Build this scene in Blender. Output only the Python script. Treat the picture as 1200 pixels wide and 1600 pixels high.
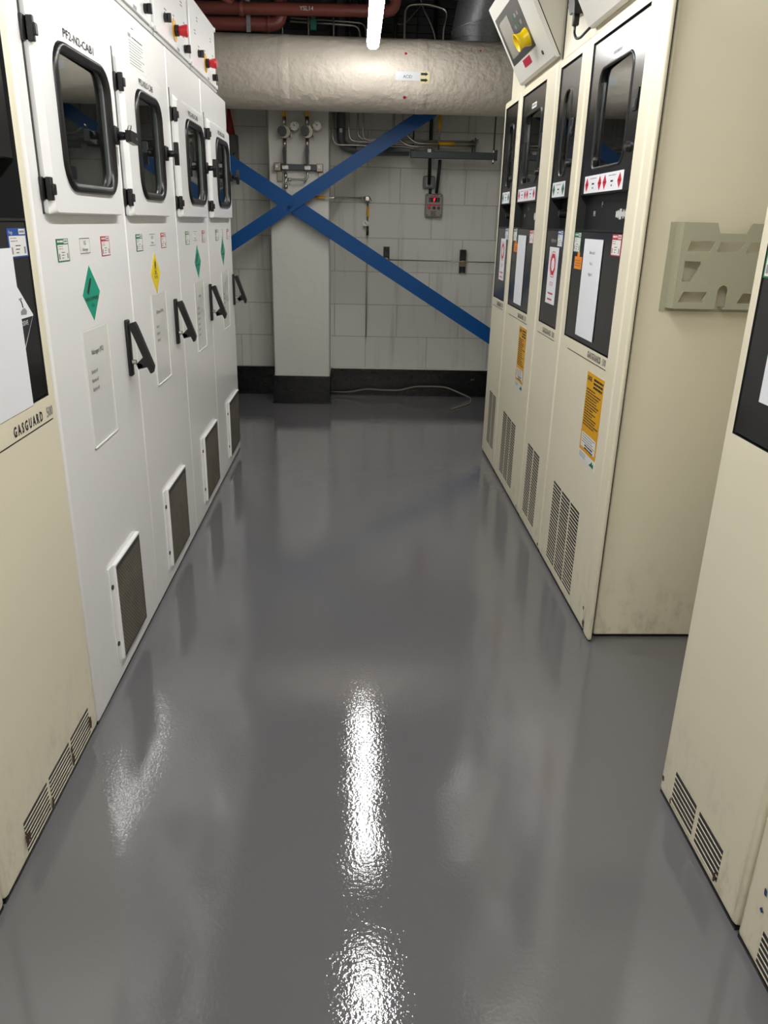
import bpy, bmesh, math, random
from mathutils import Vector, Matrix
random.seed(7)
for o in list(bpy.data.objects): bpy.data.objects.remove(o)
SC = bpy.context.scene
COL = SC.collection
PI = math.pi

# ------------------------------------------------------------------ camera
cam_d = bpy.data.cameras.new('camera'); cam = bpy.data.objects.new('camera', cam_d); COL.objects.link(cam)
cam_d.sensor_fit = 'AUTO'; cam_d.sensor_width = 36; cam_d.lens = 36*1201/1600
cam_d.clip_start = 0.02
Vv = Vector((-44, -454, 1201)).normalized()
Dd = Vector((-76, 3187, 1201)).normalized(); Dd = (Dd - Vv*Dd.dot(Vv)).normalized()
Xx = Dd.cross(Vv)
cr = Vector((Xx[0], Vv[0], -Dd[0])); cd = Vector((Xx[1], Vv[1], -Dd[1])); cf = Vector((Xx[2], Vv[2], -Dd[2]))
M = Matrix((cr, -cd, -cf)).transposed().to_4x4(); M.translation = Vector((0, 0, 1.25))
cam.matrix_world = M
SC.camera = cam

# ------------------------------------------------------------------ world, view, exposure
w = bpy.data.worlds.new('world'); SC.world = w; w.use_nodes = True
w.node_tree.nodes['Background'].inputs[0].default_value = (0.6, 0.62, 0.65, 1)
w.node_tree.nodes['Background'].inputs[1].default_value = 0.02
SC.view_settings.view_transform = 'Standard'; SC.view_settings.look = 'None'
SC.view_settings.gamma = 1; SC.view_settings.use_curve_mapping = False
SC.view_settings.exposure = 0.0
SC.cycles.max_bounces = 10; SC.cycles.glossy_bounces = 6; SC.cycles.diffuse_bounces = 5
SC.cycles.transparent_max_bounces = 12
SC.cycles.use_denoising = True
SC.cycles.sample_clamp_indirect = 8
LAMP = 60.0; FARLAMP = 40.0

# ------------------------------------------------------------------ materials
MATS = {}
def lin(c):
    return tuple(((x/255)/12.92 if x/255 <= .04045 else ((x/255+.055)/1.055)**2.4) for x in c)
def mat(name, rgb, rough=.5, metal=0, coat=0, emit=0, bump=0, bscale=40, spec=.5, var=0, vscale=5, dirt=None, trans=0):
    if name in MATS: return MATS[name]
    m = bpy.data.materials.new(name); m.use_nodes = True; nt = m.node_tree; n = nt.nodes; l = nt.links
    b = n['Principled BSDF']
    c = lin(rgb)
    b.inputs['Base Color'].default_value = (*c, 1); b.inputs['Roughness'].default_value = rough
    b.inputs['Metallic'].default_value = metal; b.inputs['Coat Weight'].default_value = coat
    b.inputs['Coat Roughness'].default_value = .08; b.inputs['Specular IOR Level'].default_value = spec
    if emit:
        b.inputs['Emission Color'].default_value = (*c, 1); b.inputs['Emission Strength'].default_value = emit
    tc = n.new('ShaderNodeTexCoord'); co = tc.outputs['Object']
    col = None
    if var:
        nz = n.new('ShaderNodeTexNoise'); nz.inputs['Scale'].default_value = vscale; nz.inputs['Detail'].default_value = 5
        l.new(co, nz.inputs['Vector'])
        mx = n.new('ShaderNodeMix'); mx.data_type = 'RGBA'
        mx.inputs['A'].default_value = (*[x*(1-var) for x in c], 1); mx.inputs['B'].default_value = (*[min(1, x*(1+var*.6)) for x in c], 1)
        l.new(nz.outputs['Fac'], mx.inputs['Factor']); col = mx.outputs['Result']
    if dirt:   # scuffs gathering near the floor: (colour, height, strength)
        dc, dh, ds = dirt
        geo = n.new('ShaderNodeNewGeometry'); sp = n.new('ShaderNodeSeparateXYZ'); l.new(geo.outputs['Position'], sp.inputs[0])
        mr = n.new('ShaderNodeMapRange'); mr.inputs['From Min'].default_value = 0; mr.inputs['From Max'].default_value = dh
        mr.inputs['To Min'].default_value = ds; mr.inputs['To Max'].default_value = 0; l.new(sp.outputs['Z'], mr.inputs['Value'])
        mp = n.new('ShaderNodeMapping'); mp.inputs['Scale'].default_value = (9, 9, 5); l.new(geo.outputs['Position'], mp.inputs['Vector'])
        n2 = n.new('ShaderNodeTexNoise'); n2.inputs['Scale'].default_value = 2.2; n2.inputs['Detail'].default_value = 9; n2.inputs['Roughness'].default_value = .7
        l.new(mp.outputs[0], n2.inputs['Vector'])
        r2 = n.new('ShaderNodeMapRange'); r2.inputs['From Min'].default_value = .5; r2.inputs['From Max'].default_value = .72
        l.new(n2.outputs['Fac'], r2.inputs['Value'])
        mu = n.new('ShaderNodeMath'); mu.operation = 'MULTIPLY'; l.new(mr.outputs[0], mu.inputs[0]); l.new(r2.outputs[0], mu.inputs[1])
        m2 = n.new('ShaderNodeMix'); m2.data_type = 'RGBA'; m2.inputs['B'].default_value = (*lin(dc), 1)
        if col: l.new(col, m2.inputs['A'])
        else: m2.inputs['A'].default_value = (*c, 1)
        l.new(mu.outputs[0], m2.inputs['Factor']); col = m2.outputs['Result']
    if col: l.new(col, b.inputs['Base Color'])
    if bump:
        nb = n.new('ShaderNodeTexNoise'); nb.inputs['Scale'].default_value = bscale; nb.inputs['Detail'].default_value = 4
        l.new(co, nb.inputs['Vector'])
        bp = n.new('ShaderNodeBump'); bp.inputs['Strength'].default_value = bump; bp.inputs['Distance'].default_value = .01
        l.new(nb.outputs['Fac'], bp.inputs['Height']); l.new(bp.outputs[0], b.inputs['Normal'])
    MATS[name] = m; return m

WHITE = mat('white_powder_coat', (238, 238, 238), .36, coat=.5, dirt=((120, 118, 110), .3, .12))
WHITE.node_tree.nodes['Principled BSDF'].inputs['Coat Roughness'].default_value = .03
CREAM = mat('cream_paint', (230, 223, 200), .38, var=.04, vscale=4, dirt=((92, 82, 64), .3, .4))
CREAMD = mat('grey_cream_paint', (200, 196, 182), .4)
VOIDG = mat('grey_interior', (92, 94, 94), .5)
BLACK = mat('black_plastic', (22, 22, 23), .35)
PANEL = mat('black_panel', (26, 26, 27), .22, coat=.2)
VOID = mat('dark_interior', (30, 31, 32), .6)
STEEL = mat('stainless_steel', (190, 186, 178), .28, metal=1)
GALV = mat('galvanised_steel', (158, 162, 166), .4, metal=.6, var=.35, vscale=60, bump=.15, bscale=80)
DKST = mat('dark_steel', (70, 74, 76), .45, metal=.6)
RUB = mat('black_rubber', (20, 20, 21), .32)
PAPER = mat('white_paper', (232, 234, 240), .45)
STK = mat('white_sticker', (228, 228, 224), .35)
INK = mat('black_ink', (30, 30, 38), .6)
INKG = mat('grey_ink', (140, 138, 140), .6)
GREEN = mat('green_print', (30, 110, 70), .4)
TEAL = mat('teal_print', (0, 150, 122), .35)
REDP = mat('red_print', (176, 34, 62), .4)
REDS = mat('bright_red_print', (205, 28, 48), .4)
BLUEP = mat('blue_print', (32, 74, 150), .4)
YEL = mat('yellow_print', (238, 212, 0), .35)
AMB = mat('amber_print', (222, 164, 20), .4)
ORA = mat('orange_tag', (232, 140, 40), .4)
BLUE = mat('blue_brace_paint', (0, 76, 142), .4, var=.05, spec=.3)
REDPIPE = mat('red_oxide_pipe', (136, 72, 64), .42, var=.2, vscale=12)
PVC = mat('grey_pvc', (92, 96, 98), .4)
MESHM = None
def glass():
    m = bpy.data.materials.new('viewing_glass'); m.use_nodes = True; nt = m.node_tree; n = nt.nodes; l = nt.links
    for x in list(n):
        if x.type != 'OUTPUT_MATERIAL': n.remove(x)
    t = n.new('ShaderNodeBsdfTransparent'); t.inputs[0].default_value = (.62, .66, .64, 1)
    g = n.new('ShaderNodeBsdfGlossy'); g.inputs['Roughness'].default_value = .03; g.inputs[0].default_value = (.95, .97, .97, 1)
    f = n.new('ShaderNodeFresnel'); f.inputs[0].default_value = 3.2
    ge = n.new('ShaderNodeNewGeometry'); iv = n.new('ShaderNodeMath'); iv.operation = 'SUBTRACT'; iv.inputs[0].default_value = 1; l.new(ge.outputs['Backfacing'], iv.inputs[1])
    fm = n.new('ShaderNodeMath'); fm.operation = 'MULTIPLY'; l.new(f.outputs[0], fm.inputs[0]); l.new(iv.outputs[0], fm.inputs[1])
    mx = n.new('ShaderNodeMixShader'); l.new(fm.outputs[0], mx.inputs[0]); l.new(t.outputs[0], mx.inputs[1]); l.new(g.outputs[0], mx.inputs[2])
    l.new(mx.outputs[0], n['Material Output'].inputs[0]); return m
GLASS = glass()
def clear_film():
    m = bpy.data.materials.new('clear_film'); m.use_nodes = True; nt = m.node_tree; n = nt.nodes; l = nt.links
    for x in list(n):
        if x.type != 'OUTPUT_MATERIAL': n.remove(x)
    t = n.new('ShaderNodeBsdfTransparent'); t.inputs[0].default_value = (1, 1, 1, 1)
    g = n.new('ShaderNodeBsdfGlossy'); g.inputs['Roughness'].default_value = .12
    f = n.new('ShaderNodeFresnel'); f.inputs[0].default_value = 1.18
    ge = n.new('ShaderNodeNewGeometry'); iv = n.new('ShaderNodeMath'); iv.operation = 'SUBTRACT'; iv.inputs[0].default_value = 1; l.new(ge.outputs['Backfacing'], iv.inputs[1])
    fm = n.new('ShaderNodeMath'); fm.operation = 'MULTIPLY'; l.new(f.outputs[0], fm.inputs[0]); l.new(iv.outputs[0], fm.inputs[1])
    mx = n.new('ShaderNodeMixShader'); l.new(fm.outputs[0], mx.inputs[0]); l.new(t.outputs[0], mx.inputs[1]); l.new(g.outputs[0], mx.inputs[2])
    l.new(mx.outputs[0], n['Material Output'].inputs[0]); return m
FILM = clear_film()
def filter_mat():
    m = mat('filter_mesh', (96, 90, 78), .8); nt = m.node_tree; n = nt.nodes; l = nt.links
    tc = n.new('ShaderNodeTexCoord'); outs = []
    for rot in (PI/4, -PI/4):
        mp = n.new('ShaderNodeMapping'); mp.inputs['Rotation'].default_value = (0, rot, 0)
        l.new(tc.outputs['Object'], mp.inputs['Vector'])
        wv = n.new('ShaderNodeTexWave'); wv.bands_direction = 'X'; wv.inputs['Scale'].default_value = 32
        l.new(mp.outputs[0], wv.inputs['Vector']); outs.append(wv.outputs['Fac'])
    mu = n.new('ShaderNodeMath'); mu.operation = 'MULTIPLY'; l.new(outs[0], mu.inputs[0]); l.new(outs[1], mu.inputs[1])
    nz = n.new('ShaderNodeTexNoise'); nz.inputs['Scale'].default_value = 14
    l.new(tc.outputs['Object'], nz.inputs['Vector'])
    ad = n.new('ShaderNodeMath'); ad.operation = 'MULTIPLY_ADD'; ad.inputs[1].default_value = .5; l.new(nz.outputs['Fac'], ad.inputs[0]); l.new(mu.outputs[0], ad.inputs[2])
    r = n.new('ShaderNodeMix'); r.data_type = 'RGBA'
    r.inputs['A'].default_value = (.03, .027, .02, 1); r.inputs['B'].default_value = (.19, .17, .13, 1)
    l.new(ad.outputs[0], r.inputs['Factor']); l.new(r.outputs['Result'], n['Principled BSDF'].inputs['Base Color'])
    return m
FILT = filter_mat()

# ------------------------------------------------------------------ geometry helpers (local frame: X right, Y away from viewer, Z up)
_tc = {}
def text_geo(s, off=0):
    if (s, off) in _tc: return _tc[(s, off)]
    c = bpy.data.curves.new('t', 'FONT'); c.body = s; c.size = 1; c.resolution_u = 2; c.offset = off
    o = bpy.data.objects.new('t', c); COL.objects.link(o)
    bpy.context.view_layer.update()
    me = o.evaluated_get(bpy.context.evaluated_depsgraph_get()).to_mesh()
    vs = [tuple(v.co) for v in me.vertices]; fs = [tuple(p.vertices) for p in me.polygons]
    bpy.data.objects.remove(o); bpy.data.curves.remove(c)
    _tc[(s, off)] = (vs, fs); return vs, fs

class G:
    def __init__(s): s.bm = bmesh.new(); s.mats = []
    def mi(s, m):
        if m not in s.mats: s.mats.append(m)
        return s.mats.index(m)
    def add(s, vs, fs, m, smooth=False):
        k = s.mi(m); bv = [s.bm.verts.new(v) for v in vs]; out = []
        for f in fs:
            try:
                bf = s.bm.faces.new([bv[i] for i in f]); bf.material_index = k; bf.smooth = smooth; out.append(bf)
            except ValueError: pass
        return bv, out
    def box(s, x0, x1, y0, y1, z0, z1, m, bev=0, seg=2, edges=None):
        vs = [(x, y, z) for x in (x0, x1) for y in (y0, y1) for z in (z0, z1)]
        fs = [(0, 1, 3, 2), (4, 6, 7, 5), (0, 4, 5, 1), (2, 3, 7, 6), (0, 2, 6, 4), (1, 5, 7, 3)]
        bv, bf = s.add(vs, fs, m)
        if bev:
            es = set(e for f in bf for e in f.edges)
            if edges: es = [e for e in es if edges((e.verts[0].co+e.verts[1].co)/2)]
            r = bmesh.ops.bevel(s.bm, geom=list(es), offset=bev, segments=seg, profile=.5, affect='EDGES')
            for f in r['faces']: f.smooth = True; f.material_index = s.mi(m)
        return s
    def loft(s, loops, m, close=True, cap=(False, False), smooth=False):
        n = len(loops[0]); vs = [p for L in loops for p in L]; fs = []
        for a in range(len(loops)-1):
            for i in range(n if close else n-1):
                j = (i+1) % n; fs.append((a*n+i, a*n+j, (a+1)*n+j, (a+1)*n+i))
        bv, bf = s.add(vs, fs, m, smooth); k = s.mi(m)
        for c, a in zip(cap, (0, len(loops)-1)):
            if c:
                f = s.bm.faces.new([bv[a*n+i] for i in range(n)]); f.material_index = k
        return s
    def prism(s, pts, y0, y1, m):
        return s.loft([[(x, y0, z) for x, z in pts], [(x, y1, z) for x, z in pts]], m, cap=(True, True))
    def tube(s, pts, r, m, seg=10, bend=0, cap=True):
        pts = [Vector(p) for p in pts]
        if bend and len(pts) > 2:
            q = [pts[0]]
            for i in range(1, len(pts)-1):
                a, b, c = pts[i-1], pts[i], pts[i+1]
                d1 = (a-b); d2 = (c-b); t = min(bend, d1.length*.49, d2.length*.49)
                p1 = b+d1.normalized()*t; p2 = b+d2.normalized()*t
                for k in range(7):
                    u = k/6; q.append(p1*(1-u)**2+b*2*u*(1-u)+p2*u*u)
            q.append(pts[-1]); pts = q
        rs = r if isinstance(r, (list, tuple)) else [r]*len(pts)
        loops = []; up = None
        for i, p in enumerate(pts):
            d = (pts[min(i+1, len(pts)-1)]-pts[max(i-1, 0)]).normalized()
            if up is None: up = d.orthogonal().normalized()
            up = (up-d*up.dot(d)).normalized(); sd = d.cross(up)
            loops.append([tuple(p+(up*math.cos(2*PI*k/seg)+sd*math.sin(2*PI*k/seg))*rs[i]) for k in range(seg)])
        return s.loft(loops, m, cap=(cap, cap), smooth=True)
    def cyl(s, p0, p1, r0, m, r1=None, seg=20):
        p0 = Vector(p0); p1 = Vector(p1); r1 = r0 if r1 is None else r1
        d = (p1-p0).normalized(); up = d.orthogonal().normalized(); sd = d.cross(up)
        L = [[tuple(p+(up*math.cos(2*PI*k/seg)+sd*math.sin(2*PI*k/seg))*r) for k in range(seg)] for p, r in ((p0, r0), (p1, r1))]
        s.loft(L, m, smooth=True)
        for a, (lp, fl) in enumerate(zip(L, (1, 0))):
            s.add(lp, [tuple(range(seg))], m)
        return s
    def text(s, body, x, z, size, y, m, align='L', sx=1.0, warp=None, off=0.0):
        vs, fs = text_geo(body, off)
        if not vs: return s
        w0 = min(v[0] for v in vs); w1 = max(v[0] for v in vs)
        wd = (w1-w0)*size*sx; ox = {'L': 0, 'C': -wd/2, 'R': -wd}[align]
        P = [(x+ox+(v[0]-w0)*size*sx, y, z+v[1]*size) for v in vs]
        if warp: P = [warp(p) for p in P]
        s.add(P, fs, m); return s
    def textfit(s, body, x0, x1, z, size, y, m, off=0.0):
        vs, fs = text_geo(body, off); wd = (max(v[0] for v in vs)-min(v[0] for v in vs))*size
        return s.text(body, x0, z, size, y, m, sx=(x1-x0)/wd, off=off)
    def lines(s, x0, x1, ztop, n, pitch, h, y, m, rag=.25):
        for i in range(n):
            xe = x1-(x1-x0)*rag*random.random(); z = ztop-i*pitch
            x = x0
            while x < xe-.003:
                wl = min(xe-x, random.uniform(.008, .03)); s.quad(x, x+wl, z-h, z, y, m); x += wl+.0022
        return s
    def quad(s, x0, x1, z0, z1, y, m):
        s.add([(x0, y, z0), (x1, y, z0), (x1, y, z1), (x0, y, z1)], [(0, 1, 2, 3)], m); return s
    def poly(s, pts, y, m):
        s.add([(x, y, z) for x, z in pts], [tuple(range(len(pts)))], m); return s
    def slab(s, x0, x1, z0, z1, y, t, m):   # thin sheet lying on surface y, thickness t towards the viewer
        return s.box(x0, x1, y-t, y, z0, z1, m)
    def skew(s, x0, x1, ya, yb):
        for v in s.bm.verts: v.co.y += ya+(yb-ya)*(v.co.x-x0)/(x1-x0)
        return s
    def build(s, name, parent=None, label=None):
        bmesh.ops.recalc_face_normals(s.bm, faces=s.bm.faces[:])
        me = bpy.data.meshes.new(name); s.bm.to_mesh(me); s.bm.free()
        for m in s.mats: me.materials.append(m)
        o = bpy.data.objects.new(name, me); COL.objects.link(o)
        if parent: o.parent = parent
        if label: o['label'] = label
        return o

def pane(x0, x1, ya, yb, z0, z1, th=.004):
    return G().prism([(x0, z0), (x1, z0), (x1, z1), (x0, z1)], 0, th, GLASS).skew(x0, x1, ya, yb)
def thing(name, label, cat, loc=(0, 0, 0), rz=0, group=None):
    o = bpy.data.objects.new(name, None); COL.objects.link(o); o.location = loc; o.rotation_euler = (0, 0, rz)
    o.empty_display_size = .1
    o['label'] = label; o['category'] = cat
    if group: o['group'] = group
    return o
def tag(o, label, cat, group=None):
    o['label'] = label; o['category'] = cat
    if group: o['group'] = group
    return o
def struct(o): o['kind'] = 'structure'; return o
def rrect(x0, x1, z0, z1, r, y, n=6):
    out = []
    for cx, cz, a in ((x1-r, z0+r, -PI/2), (x1-r, z1-r, 0), (x0+r, z1-r, PI/2), (x0+r, z0+r, PI)):
        for k in range(n+1):
            t = a+PI/2*k/n; out.append((cx+r*math.cos(t), y, cz+r*math.sin(t)))
    return out
def holebox(g, x0, x1, y0, y1, z0, z1, hole, m, bev=.006, depth=.4, mi_=None, edges=None, seg=2):
    """box whose front face (y0) has a rectangular opening with a cavity behind it"""
    g.bm.faces.ensure_lookup_table(); before = set(g.bm.faces)
    g.box(x0, x1, y0, y1, z0, z1, m, bev, seg, edges)
    new = [f for f in g.bm.faces if f not in before]
    fr = max((f for f in new if abs(f.calc_center_median().y-y0) < 1e-6), key=lambda f: f.calc_area())
    ov = list(fr.verts); g.bm.faces.remove(fr)
    h0, h1, k0, k1 = hole; c = Vector(((h0+h1)/2, y0, (k0+k1)/2))
    hv = [g.bm.verts.new(p) for p in ((h0, y0, k0), (h1, y0, k0), (h1, y0, k1), (h0, y0, k1))]
    def q(v): return (0 if v.co.z < c.z else 3) if v.co.x < c.x else (1 if v.co.z < c.z else 2)
    om = {q(v): v for v in ov if True}
    k = g.mi(m)
    for i in range(4):
        j = (i+1) % 4; f = g.bm.faces.new((om[i], om[j], hv[j], hv[i])); f.material_index = k
    kk = g.mi(mi_ or VOID)
    bvs = [g.bm.verts.new((v.co.x, y0+depth, v.co.z)) for v in hv]
    for i in range(4):
        j = (i+1) % 4; f = g.bm.faces.new((hv[i], hv[j], bvs[j], bvs[i])); f.material_index = kk
    f = g.bm.faces.new(bvs); f.material_index = kk

# ------------------------------------------------------------------ room
def floor_mat():
    m = mat('grey_epoxy_floor', (104, 103, 106), .05, var=.03, vscale=1.5, spec=.6); nt = m.node_tree; n = nt.nodes; l = nt.links
    b = n['Principled BSDF']; b.inputs['Coat Weight'].default_value = .5; b.inputs['Coat Roughness'].default_value = .03
    tc = n.new('ShaderNodeTexCoord'); co = tc.outputs['Object']
    msk = n.new('ShaderNodeTexNoise'); msk.inputs['Scale'].default_value = 1.6; msk.inputs['Detail'].default_value = 3; l.new(co, msk.inputs['Vector'])
    mr = n.new('ShaderNodeMapRange'); mr.inputs['From Min'].default_value = .38; mr.inputs['From Max'].default_value = .62
    mr.inputs['To Min'].default_value = .5; mr.inputs['To Max'].default_value = 1.15; l.new(msk.outputs['Fac'], mr.inputs['Value'])
    a = n.new('ShaderNodeTexNoise'); a.inputs['Scale'].default_value = 130; a.inputs['Detail'].default_value = 2; l.new(co, a.inputs['Vector'])
    mu = n.new('ShaderNodeMath'); mu.operation = 'MULTIPLY'; l.new(a.outputs['Fac'], mu.inputs[0]); l.new(mr.outputs[0], mu.inputs[1])
    c = n.new('ShaderNodeTexNoise'); c.inputs['Scale'].default_value = 9; c.inputs['Detail'].default_value = 2; l.new(co, c.inputs['Vector'])
    ad = n.new('ShaderNodeMath'); ad.operation = 'MULTIPLY_ADD'; ad.inputs[1].default_value = 1.6
    l.new(c.outputs['Fac'], ad.inputs[0]); l.new(mu.outputs[0], ad.inputs[2])
    bp = n.new('ShaderNodeBump'); bp.inputs['Strength'].default_value = .085; bp.inputs['Distance'].default_value = .004
    l.new(ad.outputs[0], bp.inputs['Height']); l.new(bp.outputs[0], b.inputs['Normal']); l.new(bp.outputs[0], b.inputs['Coat Normal'])
    return m
def block_mat():
    m = mat('painted_blockwork', (210, 210, 203), .55); nt = m.node_tree; n = nt.nodes; l = nt.links; b = n['Principled BSDF']
    geo = n.new('ShaderNodeNewGeometry'); sp = n.new('ShaderNodeSeparateXYZ'); l.new(geo.outputs['Position'], sp.inputs[0])
    cb = n.new('ShaderNodeCombineXYZ'); 
    ax = n.new('ShaderNodeMath'); ax.operation = 'ADD'; ax.inputs[1].default_value = 4.6-.29-.0
    l.new(sp.outputs['X'], ax.inputs[0])
    az = n.new('ShaderNodeMath'); az.operation = 'ADD'; az.inputs[1].default_value = .2325*4-.212
    l.new(sp.outputs['Z'], az.inputs[0]); l.new(ax.outputs[0], cb.inputs[0]); l.new(az.outputs[0], cb.inputs[1])
    br = n.new('ShaderNodeTexBrick'); br.inputs['Scale'].default_value = 1; br.inputs['Brick Width'].default_value = .462; br.inputs['Row Height'].default_value = .2325
    br.inputs['Mortar Size'].default_value = .004; br.inputs['Mortar Smooth'].default_value = .3; br.offset = .5
    br.inputs['Color1'].default_value = (*lin((212, 212, 205)), 1); br.inputs['Color2'].default_value = (*lin((206, 206, 199)), 1)
    br.inputs['Mortar'].default_value = (*lin((176, 175, 167)), 1)
    l.new(cb.outputs[0], br.inputs['Vector'])
    # dribbles and grime
    mp = n.new('ShaderNodeMapping'); mp.inputs['Scale'].default_value = (14, 1, 1.2); l.new(geo.outputs['Position'], mp.inputs['Vector'])
    nz = n.new('ShaderNodeTexNoise'); nz.inputs['Scale'].default_value = 1.3; nz.inputs['Detail'].default_value = 7; l.new(mp.outputs[0], nz.inputs['Vector'])
    mr = n.new('ShaderNodeMapRange'); mr.inputs['From Min'].default_value = .55; mr.inputs['From Max'].default_value = .8; mr.inputs['To Max'].default_value = .45
    l.new(nz.outputs['Fac'], mr.inputs['Value'])
    mx = n.new('ShaderNodeMix'); mx.data_type = 'RGBA'; mx.inputs['B'].default_value = (*lin((140, 130, 112)), 1)
    l.new(mr.outputs[0], mx.inputs['Factor']); l.new(br.outputs['Color'], mx.inputs['A']); l.new(mx.outputs['Result'], b.inputs['Base Color'])
    n2 = n.new('ShaderNodeTexNoise'); n2.inputs['Scale'].default_value = 60; l.new(geo.outputs['Position'], n2.inputs['Vector'])
    su = n.new('ShaderNodeMath'); su.operation = 'MULTIPLY_ADD'; su.inputs[1].default_value = -3; l.new(br.outputs['Fac'], su.inputs[0]); l.new(n2.outputs['Fac'], su.inputs[2])
    bp = n.new('ShaderNodeBump'); bp.inputs['Strength'].default_value = .3; bp.inputs['Distance'].default_value = .004
    l.new(su.outputs[0], bp.inputs['Height']); l.new(bp.outputs[0], b.inputs['Normal'])
    return m
BLOCK = block_mat()
PLAST = mat('painted_plaster', (214, 213, 206), .5, bump=.25, bscale=18, var=.07, vscale=3)
SIDEW = mat('painted_side_wall', (215, 213, 205), .6)
SKIRT = mat('black_skirting_paint', (12, 12, 14), .25, bump=.5, bscale=30)
def chip(m):   # pale chips in the black paint
    nt = m.node_tree; n = nt.nodes; l = nt.links; b = n['Principled BSDF']
    geo = n.new('ShaderNodeNewGeometry'); nz = n.new('ShaderNodeTexNoise'); nz.inputs['Scale'].default_value = 26; nz.inputs['Detail'].default_value = 6
    l.new(geo.outputs['Position'], nz.inputs['Vector']); mr = n.new('ShaderNodeMapRange'); mr.inputs['From Min'].default_value = .69; mr.inputs['From Max'].default_value = .73
    l.new(nz.outputs['Fac'], mr.inputs['Value']); mx = n.new('ShaderNodeMix'); mx.data_type = 'RGBA'
    mx.inputs['A'].default_value = (*lin((12, 12, 14)), 1); mx.inputs['B'].default_value = (*lin((120, 116, 100)), 1)
    l.new(mr.outputs[0], mx.inputs['Factor']); l.new(mx.outputs['Result'], b.inputs['Base Color'])
chip(SKIRT)
DECK = mat('dark_steel_deck', (30, 31, 33), .55)

XW0, XW1, YW0, YW1, ZC = -1.5, 1.55, -2.4, 5.86, 2.85
struct(G().box(XW0-.1, XW1+.1, YW0-.1, YW1+.1, -.1, 0, floor_mat()).build('floor'))
g = G(); g.box(XW0-.1, XW1+.1, YW0-.1, YW1+.1, ZC, ZC+.1, DECK)
for i in range(27):
    y = YW0+.1+i*.3; g.box(XW0, XW1, y, y+.14, ZC-.05, ZC, DECK)
struct(g.build('ceiling'))
struct(G().box(XW0, XW1, YW1, YW1+.1, 0, 2.16, BLOCK).build('wall_back'))
g = G(); g.box(XW0, XW1, YW1, YW1+.1, 2.16, ZC, DECK)
for i in range(14): g.box(XW0, XW1, YW1-.022, YW1, 2.18+i*.048, 2.2+i*.048, DECK)
struct(g.build('wall_upper'))
struct(G().box(XW0-.1, XW0, YW0-.1, YW1+.1, 0, ZC, SIDEW).build('wall_left'))
struct(G().box(XW1, XW1+.1, YW0-.1, YW1+.1, 0, ZC, SIDEW).build('wall_right'))
struct(G().box(XW0, XW1, YW0-.1, YW0, 0, ZC, SIDEW).build('wall_front'))
struct(G().box(-.575, -.18, 5.56, YW1-.001, 0, 2.2, PLAST, .008).build('wall_pillar'))
g = G(); g.box(XW0, -.576, YW1-.012, YW1, 0, .21, SKIRT); g.box(-.176, XW1, YW1-.012, YW1, 0, .205, SKIRT)
g.box(-.585, -.175, 5.548, YW1-.012, 0, .198, SKIRT, .004)
g.box(-.59, -.165, 5.53, 5.56, 0, .01, SKIRT)
struct(g.build('baseboard_back'))
g = G(); g.box(-.165, XW1, YW1-.016, YW1-.001, .205, .214, PLAST); struct(g.build('trim_1'))

# ------------------------------------------------------------------ battens (the room's lamps)
TUBE = bpy.data.materials.new('lit_diffuser'); TUBE.use_nodes = True
_n = TUBE.node_tree.nodes; _b = _n['Principled BSDF']; _b.inputs['Emission Color'].default_value = (1, .985, .955, 1)
_b.inputs['Emission Strength'].default_value = LAMP; _b.inputs['Base Color'].default_value = (.9, .9, .9, 1)
TUBE2 = TUBE.copy(); TUBE2.name = 'lit_diffuser_far'; TUBE2.node_tree.nodes['Principled BSDF'].inputs['Emission Strength'].default_value = FARLAMP
def batten(y0, label):
    tm = TUBE2 if y0 > 3 else TUBE
    t = thing('batten_light', label, 'light', (.085, y0, 2.15), 0, 'ceiling battens in a row')
    pr = [(-.034, .012), (-.03, -.01), (-.016, -.022), (.016, -.022), (.03, -.01), (.034, .012)]
    g = G(); g.loft([[(x, y, z) for x, z in pr] for y in (.02, 1.478)], tm, cap=(True, True)); g.build('diffuser', t)
    g = G(); g.box(-.034, .034, .0, 1.47, .013, .06, mat('white_enamel', (215, 215, 212), .4), .003)
    g.box(-.036, .036, 0, .02, -.024, .013, MATS['white_enamel'])
    g.build('housing', t)
    for y in (.25, 1.22):
        G().tube([(0, y, .06), (0, y, ZC-2.15-.052)], .003, DKST, 6).build('hanger', t)
    return t
batten(3.32, 'lit white strip light hanging just in front of the big pipe')
batten(1.27, 'second strip light back, over the middle of the aisle')
batten(-.62, 'third strip light back, directly above the viewer')
batten(-2.32, 'last strip light, behind the viewer')

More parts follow.
